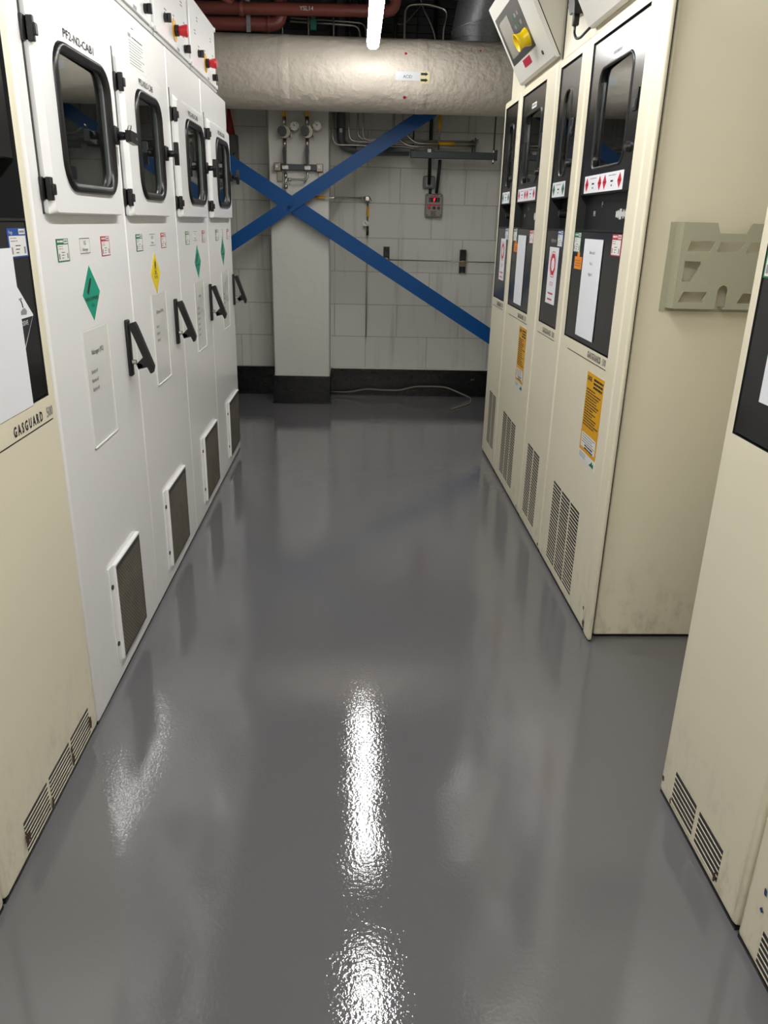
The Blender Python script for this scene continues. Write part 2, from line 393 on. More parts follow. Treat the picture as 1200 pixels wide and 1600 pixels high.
# ------------------------------------------------------------------ stickers and small parts shared by the cabinets
def id_tag(par, x0, x1, z0, z1, col, y=0.0, head=None, name='status_sticker', label=None):
    g = G(); w = x1-x0; h = z1-z0
    g.slab(x0, x1, z0, z1, y, .0008, col)
    g.quad(x0+w*.06, x1-w*.06, z0+h*.05, z0+h*.74, y-.0011, STK)
    g.quad(x0+w*.6, x1-w*.06, z0+h*.79, z0+h*.97, y-.0011, STK)
    if head: g.text(head, x0+w*.08, z0+h*.81, h*.17, y-.0012, STK, sx=.8)
    else: g.lines(x0+w*.08, x0+w*.55, z0+h*.93, 1, 1, h*.09, y-.0012, STK, 0)
    g.quad(x0+w*.63, x1-w*.1, z0+h*.84, z0+h*.92, y-.0012, INKG)
    g.lines(x0+w*.12, x0+w*.5, z0+h*.68, 2, h*.1, h*.03, y-.0013, INKG)
    for i in range(3): g.quad(x0+w*.34, x0+w*(.5+.06*i), z0+h*(.15+.12*i), z0+h*(.18+.12*i), y-.0013, INK)
    g.quad(x0+w*.1, x0+w*.2, z0+h*.12, z0+h*.36, y-.0013, INKG); g.quad(x0+w*.78, x0+w*.88, z0+h*.12, z0+h*.36, y-.0013, INKG)
    g.build(name, par, label)
def diamond(par, cx, cz, r, col, words, y=0.0, sym='cyl', label=None):
    g = G(); g.prism([(cx, cz-r), (cx+r, cz), (cx, cz+r), (cx-r, cz)], y-.0008, y, col)
    yy = y-.0012
    if sym == 'cyl':
        a = Vector((-.45, .02)); b = Vector((.05, .55)); d = (b-a).normalized(); n_ = Vector((-d.y, d.x))*.09
        P = [a-n_, b-n_-d*.12, b-n_*.35, b+n_*.35, b+n_-d*.12, a+n_]
        g.poly([(cx+p.x*r, cz+p.y*r) for p in P], yy, INK)
    elif sym == 'flame':
        ring = []
        for i in range(16): t = 2*PI*i/16; ring.append((cx+math.cos(t)*r*.17, cz+.18*r+math.sin(t)*r*.17))
        rin = [(cx+(x-cx)*.6, cz+.18*r+(z-cz-.18*r)*.6) for x, z in ring]
        g.loft([[(x, yy, z) for x, z in ring], [(x, yy, z) for x, z in rin]], INK)
        g.poly([(cx-.13*r, cz+.34*r), (cx+.13*r, cz+.34*r), (cx+.12*r, cz+.5*r), (cx+.02*r, cz+.72*r), (cx-.02*r, cz+.55*r), (cx-.1*r, cz+.6*r)], yy, INK)
        g.quad(cx-.28*r, cx+.28*r, cz-.05*r, cz-.01*r, yy, INK)
    for i, t in enumerate(words):
        g.text(t, cx, cz-r*(.25+.25*i), r*.2, yy, INK, 'C', .9)
    return g.build('hazard_diamond', par, label)
def screw(g, x, z, y, r=.005, m=None): g.cyl((x, y, z), (x, y-.003, z), r, m or DKST, seg=10)

# ------------------------------------------------------------------ white cabinets on the left (front faces +X)
XL = -.66
def white_cabinet(y0, y1, c, label):
    t = thing('gas_cabinet', label, 'cabinet', (XL, y0, 0), PI/2, 'white gas cabinets on the left')
    U = lambda y: y-y0
    w = y1-y0; d0, d1 = U(c['door'][0]), U(c['door'][1]); w0, w1 = U(c['win'][0]), U(c['win'][1]); wz0, wz1 = 1.298, 1.600
    g = G(); holebox(g, .0008, w-.0008, 0, .66, .007, 1.80, (w0-.02, w1+.02, wz0-.02, wz1+.02), WHITE, .007, .3, VOIDG)
    g.box(.002, w-.002, .003, .65, 0, .007, BLACK)
    g.box(d0-.008, d0+.002, -.0012, 0, 1.25, 1.675, BLACK)       # dark shut line beside the door
    g.build('body', t)
    # inside: pipework seen dimly through the glass
    g = G(); xm = (w0+w1)/2
    g.tube([(xm-.06, .2, wz0-.0), (xm-.06, .2, wz1)], .008, STEEL, 8); g.cyl((xm-.06, .2, 1.47), (xm-.06, .14, 1.47), .04, STEEL)
    g.tube([(xm-.06, .2, 1.38), (xm+.09, .2, 1.38), (xm+.09, .2, 1.6)], .006, STEEL, 8, .03); g.box(xm+.05, xm+.13, .17, .25, 1.42, 1.5, DKST, .005)
    g.build('gas_panel', t)
    # door
    dt, db = 1.655, 1.25; F = -.020
    a = [rrect(d0, d1, db, dt, .006, 0), rrect(d0, d1, db, dt, .006, F+.010), rrect(d0+.022, d1-.004, db+.004, dt-.012, .014, F),
         rrect(w0+.012, w1-.012, wz0+.012, wz1-.012, .055, F), rrect(w0+.012, w1-.012, wz0+.012, wz1-.012, .055, -.001)]
    door = G().loft(a, WHITE).build('door', t)
    pr = [(.0, F), (.002, F-.007), (.008, F-.010), (.013, F-.006), (.017, F-.006), (.021, F-.002), (.023, F+.004)]
    G().loft([rrect(w0+o, w1-o, wz0+o, wz1-o, max(.02, .066-o), y) for o, y in pr], RUB, smooth=True).build('window_seal', door)
    pane(w0+.016, w1-.016, F+.003, F+.003+.018*(w1-w0), wz0+.016, wz1-.016).build('glass_pane', door)
    g = G(); g.textfit(c['name'], w0+(w1-w0)*.22, w0+(w1-w0)*.76, wz1+.012, .024, F-.001, INK, .012); g.build('lettering', door)
    for z in (1.592, 1.300):
        g = G(); g.box(d0-.012, d0+.003, -.007, 0, z-.023, z+.023, BLACK, .002); g.box(d0+.0, d0+.010, F-.003, -.002, z-.023, z+.023, BLACK, .002); g.box(d0-.002, d0+.013, F-.008, F-.002, z-.012, z+.010, BLACK, .002)
        g.build('hinge', door)
    # compression latch
    lx = U(c['latch']); g = G()
    g.box(lx-.02, lx+.012, F-.014, F, 1.425, 1.47, BLACK, .004)
    g.tube([(lx, F-.01, 1.447), (lx, F-.038, 1.447)], [.012, .009], BLACK)
    if c.get('turn'):
        g.prism([(lx-.018, 1.432), (lx+.045, 1.428), (lx+.052, 1.44), (lx+.045, 1.458), (lx-.018, 1.46)], F-.05, F-.036, BLACK)
        g.cyl((lx+.036, F-.05, 1.443), (lx+.036, F-.052, 1.443), .004, STEEL, seg=10)
        g.tube([(lx-.01, F-.04, 1.46), (lx-.015, F-.045, 1.47), (lx-.003, F-.05, 1.472), (lx, F-.045, 1.46)], .0015, STEEL, 6)
    else:
        g.prism([(lx-.011, 1.447), (lx-.006, 1.412), (lx+.006, 1.412), (lx+.011, 1.447), (lx+.006, 1.482), (lx-.006, 1.482)], F-.048, F-.034, BLACK)
    g.build('latch', door)
    # swing handle standing open
    hx = U(c['lever']); g = G()
    g.box(hx-.013, hx+.013, -.011, 0, .81, .972, BLACK, .004); g.build('handle_plate', t)
    an = math.radians(19); top = Vector((0, -.016, .962)); dv = Vector((0, -math.sin(an), -math.cos(an))); nv = Vector((0, -math.cos(an), math.sin(an)))
    P = lambda a_, b_: top+dv*a_+nv*b_
    prof = [P(0, .012), P(.012, .014), P(.10, .014), P(.135, .014), P(.15, .004), P(.15, -.002), P(.13, -.004), P(.128, -.030), P(.112, -.030), P(.10, -.004), P(0, -.006)]
    g = G(); g.loft([[(hx+s_, p.y, p.z) for p in prof] for s_ in (-.012, .012)], BLACK, cap=(True, True))
    q = P(.12, -.022); g.cyl((hx-.012, q.y, q.z), (hx+.012, q.y, q.z), .008, STEEL, seg=12)
    q2 = P(.107, -.03); g.cyl(tuple(Vector((hx, q2.y, q2.z))), tuple(Vector((hx, q2.y+.02, q2.z+.0))), .007, STEEL, seg=12)
    g.build('swing_handle', t)
    # stickers
    a, b, r_ = c['tags']
    id_tag(t, U(a), U(a)+.075, 1.150, 1.199, GREEN, label='small green and white status sticker')
    g = G(); x = U(b); g.slab(x, x+.076, 1.160, 1.199, 0, .0008, STK); g.text(c['gas'][0], x+.038, 1.182, .014, -.0011, INK, 'C'); g.text(c['gas'][1], x+.038, 1.168, .011, -.0011, INK, 'C')
    g.quad(x+.002, x+.074, 1.162, 1.1635, -.001, INK); g.quad(x+.002, x+.074, 1.196, 1.1975, -.001, INK)
    g.quad(x+.002, x+.003, 1.162, 1.1975, -.001, INK); g.quad(x+.073, x+.074, 1.162, 1.1975, -.001, INK)
    g.build('gas_name_sticker', t)
    id_tag(t, U(r_), U(r_)+.073, 1.150, 1.199, REDP, label='small red and white status sticker')
    dc = c['dia']
    if dc[2] == 'ox': diamond(t, U(dc[0]), dc[1], .064, YEL, ['OXIDISER'], sym='flame', label='yellow oxidiser diamond')
    else: diamond(t, U(dc[0]), dc[1], .066, TEAL, ['NON FLAMMABLE', 'GAS'], label='green non-flammable gas diamond')
    s0, s1, sz0, sz1 = c['sleeve']; s0 = U(s0); s1 = U(s1); g = G()
    g.slab(s0+.006, s1-.006, sz0+.14, sz1-.004, 0, .0006, STK)
    g.slab(s0, s1, sz0, sz1, -.0007, .0006, FILM)
    e = STK
    g.box(s0, s0+.003, -.003, 0, sz0, sz1, e); g.box(s1-.003, s1, -.003, 0, sz0, sz1, e); g.box(s0, s1, -.003, 0, sz0, sz0+.003, e)
    zt = sz1-.065
    g.text(c['sheet'][0], s0+.1, zt, .018, -.0016, INK, 'C', .9)
    for i, tx in enumerate(c['sheet'][1:]): g.text(tx, s0+.06, zt-.045-.022*i, .013, -.0016, INK, 'C')
    g.build('document_sleeve', t)
    if c.get('notice'):
        n0, n1, nz0, nz1 = c['notice']; n0 = U(n0); n1 = U(n1); g = G()
        g.slab(n0, n1, nz0, nz1, 0, .0009, STK); g.slab(n0+.004, n1-.004, nz0+.004, nz1-.004, -.0009, .0003, STK)
        g.quad(n0+.05, n0+.075, nz1-.012, nz1-.009, -.0014, INK); g.quad(n0+.01, n0+.04, nz1-.038, nz1-.028, -.0014, INKG)
        g.lines(n0+.05, n1-.03, nz1-.032, 1, 1, .004, -.0014, INK, 0); g.lines(n0+.012, n1-.012, nz1-.045, 9, .0075, .0016, -.0014, INK, .3)
        g.build('notice_sheet', t)
    # ventilation grille with side flange
    f0, f1 = U(c['vent'][0]), U(c['vent'][1]); z0, z1 = .070, .350; g = G()
    g.box(f0-.04, f0, -.004, 0, z0-.006, z1+.008, WHITE, .001); g.box(f0-.008, f0, -.012, 0, z0-.006, z1+.008, WHITE, .002)
    g.box(f0, f1+.006, -.012, 0, z1, z1+.006, WHITE, .001); g.box(f1, f1+.005, -.010, 0, z0-.006, z1, DKST, .001); g.box(f0, f1, -.010, 0, z0-.006, z0, DKST)
    g.box(f0, f1, -.011, -.002, z1-.014, z1, DKST)
    v = g.build('vent_frame', t)
    g = G(); g.box(f0, f1, -.009, -.001, z0, z1-.014, FILT); g.build('filter', v)
    for zz in (z0+.055, z1-.05): g = G(); screw(g, f0-.027, zz, -.004, .007, BLACK); g.build('screw', v)
    return t
NF = ['Nitrogen', 'Bottle #1', 'Bottle #2', 'Bottle #3']
white_cabinet(1.712, 2.375, dict(door=(1.772, 2.302), win=(1.866, 2.252), latch=2.268, turn=1, lever=2.283, tags=(1.817, 1.967, 2.132), gas=('N2', 'Nitrogen'),
    dia=(2.018, 1.067, 'nf'), sleeve=(1.915, 2.115, .690, .986), sheet=['Nitrogen (N2)', 'Bottle #1', 'Bottle #2', 'Bottle #3'], vent=(1.942, 2.180), name='PF2-N2-CAB1'),
    'nearest white gas cabinet, door lettered PF2-N2-CAB1 with flat black turn latch')
white_cabinet(2.375, 3.045, dict(door=(2.392, 2.882), win=(2.508, 2.815), latch=2.84, lever=2.918, tags=(2.472, 2.632, 2.786), gas=('N2O', 'Nitrous'),
    dia=(2.68, 1.075, 'ox'), sleeve=(2.593, 2.792, .716, 1.012), sheet=['Nitrous Oxide', 'Bottle 1', 'Bottle 2', 'Bottle 3'], vent=(2.575, 2.860), name='PF2-N2O-CAB', notice=(2.56, 2.76, 1.66, 1.772)),
    'white gas cabinet with the yellow oxidiser diamond, second along the left row')
white_cabinet(3.045, 3.675, dict(door=(3.070, 3.60), win=(3.208, 3.560), latch=3.582, lever=3.635, tags=(3.188, 3.342, 3.528), gas=('N2', 'Nitrogen'),
    dia=(3.405, 1.077, 'nf'), sleeve=(3.30, 3.50, .716, 1.0), sheet=['Helium', 'Bottle 1', 'Bottle 2', 'Bottle 3', 'Bottle 4', 'Bottle 5', 'Bottle 6'], vent=(3.272, 3.588), name='PF2-HE-CAB'),
    'white gas cabinet with green diamond between the oxidiser cabinet and the farthest one')
white_cabinet(3.675, 4.362, dict(door=(3.728, 4.300), win=(3.875, 4.230), latch=4.262, lever=4.345-.01, tags=(3.87, 4.03, 4.205), gas=('He', 'Helium'),
    dia=(4.06, 1.096, 'nf'), sleeve=(3.98, 4.18, .72, 1.0), sheet=['N2', 'Bottle 1', 'Bottle 2', 'Bottle 3', 'Bottle 4'], vent=(3.965, 4.290), name='PF2-N2-CAB'),
    'farthest white gas cabinet in the left row, nearest the back wall')

# white control boxes standing on the white cabinets
def control_box(y0, y1, label, knobs=True):
    t = thing('control_box', label, 'control box', (XL, y0, 1.80), PI/2, 'white control boxes on the left cabinets')
    w = y1-y0; H = .275
    g = G(); g.box(.02, w-.02, .012, .3, .006, H, WHITE, .004); g.box(0, w, .015, .28, 0, .006, CREAMD)
    g.box(-.0, w, .0, .016, .0, .012, mat('grey_paint', (176, 177, 176), .4), .001)
    g.build('housing', t)
    G().box(.014, w-.014, -.002, .012, .018, H-.006, WHITE, .004).build('lid', t)
    for x in (.02, w-.02):
        for z in (.022, H-.02):
            G().box(x-.012, x+.012, -.008, .002, z-.008, z+.008, WHITE, .002).build('lid_clip', t)
    if knobs:
        k = w/.6
        g = G(); g.cyl((.33*k, -.002, .078), (.33*k, -.004, .078), .036, AMB, seg=24); g.cyl((.33*k, -.004, .078), (.33*k, -.018, .078), .018, BLACK); 
        g.cyl((.33*k, -.018, .078), (.33*k, -.045, .078), .014, mat('red_button', (200, 20, 40), .3), .021); g.cyl((.33*k, -.045, .078), (.33*k, -.05, .078), .021, MATS['red_button'], .017)
        g.build('emergency_stop', t)
        for x, z in ((.17*k, .085), (.50*k, .05)):
            g = G(); g.cyl((x, -.002, z), (x, -.012, z), .014, BLACK, seg=14); g.box(x-.005, x+.005, -.026, -.012, z-.014, z+.014, BLACK, .002); g.build('selector_knob', t)
        g = G()
        for x, z in ((.1, .16), (.16, .215), (.17, .115), (.31, .125), (.47, .1), (.46, .2), (.5, .14)):
            g.lines(x*k, x*k+.035, z, 2, .011, .004, -.0026, INK, .3)
        g.quad(.36*k, .40*k, .022, .032, -.0026, INKG)
        g.build('lettering', t)
    return t
control_box(1.74, 2.29, 'white control box on the nearest white cabinet, above the frame')
control_box(2.30, 2.89, 'white control box above the cabinet with the yellow diamond')
control_box(2.905, 3.485, 'white control box with red stop button, nearer of the two in full view')
control_box(3.50, 4.112, 'white control box with red stop button, farthest from the camera')

# ------------------------------------------------------------------ cream cabinets
def slots(g, cols, z0, z1, rows, lip=CREAM, y=0.0):
    p = (z1-z0)/rows
    for a, b in cols:
        for i in range(rows):
            z = z0+p*i
            g.box(a, b, y-.0008, y, z+p*.24, z+p*.98, BLACK)
            g.box(a, b, y-.0018, y-.0002, z+p*.10, z+p*.27, lip)
def gasguard(g, x0, x1, z, y=0.0, size=.028):
    wa = (x1-x0)*.72
    g.textfit('G A S G U A R D', x0, x0+wa, z, size, y-.0008, INK, .03); g.text('500', x1, z, size*1.05, y-.0008, INKG, 'R', .78, off=.02)
def danger(par, x0, x1, z0, z1):
    g = G(); h = z1-z0; w = x1-x0
    g.slab(x0-.001, x1+.001, z0-.035, z1, 0, .0006, STK); g.quad(x0, x1, z0, z1, -.0009, AMB)
    g.text('DANGER', x0+.006, z1-.026, .02, -.0011, INK, sx=.6, off=.03)
    g.lines(x0+w*.42, x1-.008, z1-.012, 3, .012, .007, -.0011, INK, .1)
    g.lines(x0+.008, x1-.008, z1-.052, 14, .0088, .004, -.0011, INK, .5)
    g.quad(x0+.012, x1-.014, z0+.012, z0+h*.24, -.0011, STK); g.lines(x0+.02, x1-.02, z0+h*.22, 4, .008, .003, -.0013, INKG, .3)
    g.lines(x0+w*.3, x1-.03, z0+h*.1, 2, .009, .005, -.0013, INK, .2)
    g.lines(x0+.006, x0+w*.5, z0-.008, 3, .006, .002, -.0009, GREEN, .4); g.poly([(x1-.06, z0-.026), (x1-.01, z0-.026), (x1-.012, z0-.012), (x1-.024, z0-.016), (x1-.03, z0-.006), (x1-.04, z0-.016)], -.0009, GREEN)
    g.build('warning_label', par, 'amber and white danger label')
def gasline(par, x0, x1, z0, z1, red, y=-.0):
    g = G(); g.slab(x0, x1, z0, z1, y, .0008, PAPER); h = z1-z0; w = x1-x0; m = REDS if red else GREEN; cz = (z0+z1)/2
    def dia(cx): 
        a = h*.42; g.poly([(cx, cz-a), (cx+a*.9, cz), (cx, cz+a), (cx-a*.9, cz)], y-.0011, m); g.quad(cx-a*.3, cx+a*.3, cz-.002, cz+.002, y-.0013, INK)
    if red:
        for f in (.075, .43, .56, .92): dia(x0+w*f)
        cs = (.25, .74)
    else:
        for f in (.13, .87): dia(x0+w*f)
        cs = (.5,)
    for f in cs:
        g.lines(x0+w*f-.035, x0+w*f+.035, z1-.008, 1, 1, .0025, y-.0011, INKG, 0)
        g.quad(x0+w*f-.012, x0+w*f+.012, cz-.002, cz+.003, y-.0011, INK); g.quad(x0+w*f-.005, x0+w*f+.005, cz-.014, cz-.009, y-.0011, INK)
    g.build('gas_line_label', par, 'white label with %s diamonds' % ('red' if red else 'green'))
def cream_cabinet(x, y_org, rz, w, c, label, group):
    """y_org: world y of local x=0; left row turns +90, right row -90"""
    t = thing('gas_cabinet', label, 'cabinet', (x, y_org, 0), rz, group)
    p0, p1 = c['panel']; zb, zt = .884, 1.797
    R = c.get('round', .012); side = c.get('round_side', 1)
    g = G()
    ed = (lambda m_: abs(m_.y) < .001 or (abs(m_.x-(w if side > 0 else 0)) < .002 and abs(m_.y) < .002))
    holebox(g, .0008, w-.0008, 0, .66 if not c.get('slim') else .03, .007, 1.83, (p0, p1, zb, zt), CREAM, .013, .02 if c.get('slim') else .28, seg=3)
    g.box(.004, w-.004, .004, .64, 0, .007, BLACK)
    g.build('body', t)
    # upper black door with window
    wd = c.get('win'); F = .004; dz0 = 1.347
    if wd:
        a0, a1 = wd; b0, b1 = 1.425, 1.708
        a = [rrect(p0+.004, p1-.004, dz0, zt-.004, .003, F+.02), rrect(p0+.004, p1-.004, dz0, zt-.004, .003, F+.003), rrect(p0+.007, p1-.007, dz0+.003, zt-.007, .004, F),
             rrect(a0, a1, b0, b1, .035, F), rrect(a0, a1, b0, b1, .035, F+.02)]
        door = G().loft(a, PANEL).build('door', t)
        pr = [(-.006, F), (-.004, F-.003), (.001, F-.003), (.004, F+.002)]
        G().loft([rrect(a0+o, a1-o, b0+o, b1-o, .036-o, y) for o, y in pr], RUB, smooth=True).build('window_seal', door)
        pane(a0+.003, a1-.003, F+.001+(.034*(a1-a0) if rz < 0 else 0), F+.001+(.02*(a1-a0) if rz > 0 else 0), b0+.003, b1-.003).build('glass_pane', door)
    else:
        door = G().box(p0+.004, p1-.004, F, F+.02, dz0, zt-.004, PANEL, .002).build('door', t)
    lx = c['latch']; g = G()
    g.box(lx-.018, lx+.018, F-.004, F, 1.55, 1.607, BLACK, .002); g.box(lx-.013, lx+.013, F-.006, F-.003, 1.556, 1.58, DKST, .002); g.build('paddle_latch', door)
    g = G(); g.cyl((c['knob'], F, 1.462), (c['knob'], F-.010, 1.462), .015, BLACK, .012, 16); g.cyl((c['knob'], F-.010, 1.462), (c['knob'], F-.012, 1.462), .006, STEEL, seg=10); g.build('lock_knob', door)
    if c.get('line'): gasline(door, c['line'][0], c['line'][1], 1.350+.003, 1.405, c['line'][2], F)
    if c.get('name'):
        g = G(); n0 = (wd[0]+wd[1])/2 if wd else p0+.1
        g.slab(n0-.045, n0+.045, 1.722, 1.742, F, .0006, PAPER); g.lines(n0-.038, n0+.038, 1.737, 1, 1, .009, F-.0009, INKG, 0); g.build('name_sticker', door)
    # valve recess
    g = G(); yr = .03 if c.get('scrawl') else .05
    g.box(p0+.001, p1-.001, yr, yr+.008, 1.236, 1.35, BLACK); g.box(p0+.001, p1-.001, .0, .05, 1.236, 1.241, BLACK)
    for i in range(0 if c.get('scrawl') else c.get('valves', 2)):
        xx = p0+(p1-p0)*(.3+.35*i); g.cyl((xx, .05, 1.295), (xx, .02, 1.295), .017, BLACK, .014, 14)
    if c.get('scrawl'):
        x0 = p0+(p1-p0)*.66
        for i in range(22):
            xx = x0+i*.0055; hh = random.uniform(.004, .015); g.box(xx, xx+.0022, .0275, .03, 1.288-hh, 1.288+hh, STK)
        g.text('P', p0+(p1-p0)*.36, 1.31, .024, .0285, STK); g.text('P8', p0+(p1-p0)*.20, 1.284, .022, .0285, STK)
    g.build('valve_recess', t)
    # lower panel
    F2 = .002
    lp = G().box(p0+.003, p1-.003, F2, F2+.02, zb+.003, 1.236, PANEL, .002).build('lower_panel', t)
    for kind, x0, x1, z0, z1 in c.get('stk', ()):
        if kind == 'paper':
            g = G(); g.box(x0, x1, F2-.0034, F2-.0026, z0, z1, PAPER)
            for i, tx in enumerate(c.get('paper', ())): g.text(tx, (x0+x1)/2, z1-.045-.033*i, .014, F2-.0037, INK if i < 4 else REDS, 'C')
            g.build('paper_notice', lp)
        elif kind == 'stop':
            g = G(); g.slab(x0, x1, z0, z1, F2, .0009, PAPER); cx = (x0+x1)/2; hh = z1-z0; cz = z1-hh*.3; rr = (x1-x0)*.36
            oc = lambda q: [(cx+q*math.cos(PI/8+PI/4*i), F2-.0012, cz+q*1.0*math.sin(PI/8+PI/4*i)) for i in range(8)]
            g.loft([oc(rr), oc(rr*.94)], REDS); g.loft([oc(rr*.82), oc(rr*.5)], REDS)
            g.text('STOP', cx, z0+hh*.32, .022, F2-.0012, REDS, 'C'); g.lines(cx-.04, cx+.04, z0+hh*.2, 2, .022, .006, F2-.0012, REDS, .1)
            g.build('stop_notice', lp, 'white notice with red stop octagon')
        elif kind == 'tagpaper':
            g = G(); g.slab(x0, x1, z0, z1, F2, .0007, ORA); g.cyl(((x0+x1)/2, F2, z1+.006), ((x0+x1)/2, F2-.001, z1+.006), .014, ORA, seg=14)
            g.lines(x0+.008, x1-.008, z1-.012, 3, .008, .0015, F2-.001, INK, .2); g.build('orange_tag', lp, 'small orange tag')
        else:
            id_tag(lp, x0, x1, z0, z1, {'g': GREEN, 'r': REDP, 'b': BLUEP}[kind], F2, c.get('head') if kind == 'b' else None,
                   label='small %s status sticker' % {'g': 'green', 'r': 'red', 'b': 'blue'}[kind])
    if c.get('corr'):
        cx, cz, r = c['corr']; g = G(); g.prism([(cx, cz-r), (cx+r, cz), (cx, cz+r), (cx-r, cz)], F2-.0007, F2, PAPER)
        q = r*.95; g.poly([(cx-q, cz-.03*r), (cx, cz-q), (cx+q, cz-.03*r)], F2-.0009, INK)
        g.text('CORROSIVE', cx, cz-.24*r, r*.2, F2-.0012, PAPER, 'C')
        g.poly([(cx+.1*r, cz+.08*r), (cx+.5*r, cz+.06*r), (cx+.56*r, cz+.16*r), (cx+.42*r, cz+.26*r), (cx+.25*r, cz+.24*r), (cx+.1*r, cz+.18*r)], F2-.001, INKG)
        g.tube([(cx+.2*r, F2-.001, cz+.5*r), (cx+.26*r, F2-.001, cz+.42*r), (cx+.3*r, F2-.001, cz+.28*r)], .0012, INK, 6)
        g.poly([(cx+.05*r, cz+.5*r), (cx+.3*r, cz+.52*r), (cx+.32*r, cz+.57*r), (cx+.08*r, cz+.56*r)], F2-.001, INKG)
        g.poly([(cx-.5*r, cz+.08*r), (cx-.1*r, cz+.08*r), (cx-.1*r, cz+.16*r), (cx-.5*r, cz+.16*r)], F2-.001, INKG)
        g.build('hazard_diamond', lp, 'black and white corrosive diamond')
    # maker's lettering and rule
    g = G(); gx0, gx1 = c['gg']; gz = c.get('ggz', .852)
    gasguard(g, gx0, gx1, gz); l0, l1 = c.get('rule', (p0, p1)); g.quad(l0, l1, gz-.0105, gz-.008, -.0007, INK); g.build('lettering', t)
    if c.get('danger'): danger(t, *c['danger'])
    g = G(); cols, sz0, sz1, rows = c['slots']; slots(g, cols, sz0, sz1, rows); g.build('vent_slots', t)
    if c.get('chips'):
        for cx, cz, r in c['chips']:
            g = G(); n_ = 9; g.poly([(cx+r*random.uniform(.4, 1)*math.cos(2*PI*i/n_), cz+r*random.uniform(.5, 1.2)*math.sin(2*PI*i/n_)) for i in range(n_)], -.0012, mat('bare_grey_chip', (62, 60, 58), .7)); g.build('paint_chip', t)
    if c.get('scuff'):
        g = G()
        for cx, cz, r in c['scuff']:
            g.poly([(cx+r*random.uniform(.3, 1)*math.cos(2*PI*i/7), cz+r*random.uniform(.5, 1)*math.sin(2*PI*i/7)) for i in range(7)], -.0012, mat('blue_scuff', (36, 62, 110), .6))
        g.build('scuff_marks', t, 'dark blue scuffs')
    if c.get('rust'):
        for cx, cz, r in c['rust']:
            g = G(); n_ = 11; g.poly([(cx+r*random.uniform(.5, 1)*math.cos(2*PI*i/n_), cz+r*random.uniform(.8, 2.2)*math.sin(2*PI*i/n_)) for i in range(n_)], -.0042, mat('rust_patch', (74, 50, 34), .85)); g.build('rust_patch', t)
    if c.get('smudge'):
        g = G(); x0, z0 = c['smudge']
        for i in range(14): xx = x0+i*.006; hh = random.uniform(.003, .009); g.quad(xx, xx+.003, z0-hh, z0+hh, .0012, INKG)
        g.build('scratched_off_marking', t)
    return t
RG = 'cream gas cabinets in the far right row'
XR = .755
def colsplit(a, b, n, gap):
    w_ = (b-a-gap*(n-1))/n; return [(a+i*(w_+gap), a+i*(w_+gap)+w_) for i in range(n)]
wide = cream_cabinet(XR, 2.855, -PI/2, .656, dict(panel=(.057, .570), win=(.157, .468), latch=.525, knob=.513, line=(.105, .500, True), name=1, scrawl=1,
    stk=[('g', .052+.008, .142, 1.168, 1.232), ('r', .474, .562, 1.172, 1.232), ('tagpaper', .088, .175, 1.115, 1.155), ('paper', .198, .398, .906, 1.214)],
    paper=['Silane cab 1', 'Hex 2', 'Argon 3'], gg=(.367, .560), rule=(.122, .566), ggz=.856, danger=(.395, .572, .560, .816),
    slots=(colsplit(.130, .476, 3, .018), .045, .355, 24), chips=[(.655, .035, .016), (.64, .085, .007), (.35, .06, .02), (.31, .085, .016), (.23, .06, .013)]),
    'wide cream gas cabinet beside the bare side panel, with GASGUARD lettering and amber label', RG)
cream_cabinet(XR, 3.275, -PI/2, .419, dict(panel=(.060, .345), win=(.143, .243), latch=.285, knob=.283, line=(.078, .265, False), valves=1,
    stk=[('b', .232+.01, .322, 1.178, 1.236), ('stop', .136, .278, .967, 1.175)], gg=(.15, .335), rule=(.06, .345),
    slots=(colsplit(.080, .293, 2, .02), .06, .37, 24), smudge=(.145, 1.198), chips=[(.40, .03, .01)]),
    'narrow cream gas cabinet with red STOP notice, between the two wide ones', RG)
cream_cabinet(XR, 3.955, -PI/2, .679, dict(panel=(.050, .513), win=(.132, .448), latch=.483, knob=.460, line=(.085, .455, True), name=1, scrawl=1,
    stk=[('g', .060, .15, 1.180, 1.236), ('r', .425, .508, 1.178, 1.232), ('tagpaper', .095, .175, 1.132, 1.17), ('paper', .193, .368, .906, 1.208)],
    gg=(.32, .50), rule=(.10, .53), danger=(.385, .545, .576, .822), slots=(colsplit(.165, .472, 3, .018), .06, .372, 24), chips=[(.63, .03, .01)]),
    'wide cream gas cabinet second from the back, white paper on its black panel', RG)
cream_cabinet(XR, 4.365, -PI/2, .409, dict(panel=(.040, .350), win=(.145, .262), latch=.305, knob=.29, line=(.082, .275, False), valves=1,
    stk=[('b', .250, .34, 1.180, 1.236), ('stop', .150, .285, .982, 1.185)], gg=(.17, .34), rule=(.05, .35),
    slots=(colsplit(.145, .340, 2, .02), .10, .388, 24)),
    'farthest cream gas cabinet in the right row, against the back of the aisle', RG)
G().box(.6565, .715, 0, .014, .007, 1.83, CREAM, .006, 3).build('edge_trim', wide)
G().box(.6575, .676, .0145, .028, 0, 1.83, BLACK).build('gap_shade', wide)  # black filler standing in for the shade inside the open gap
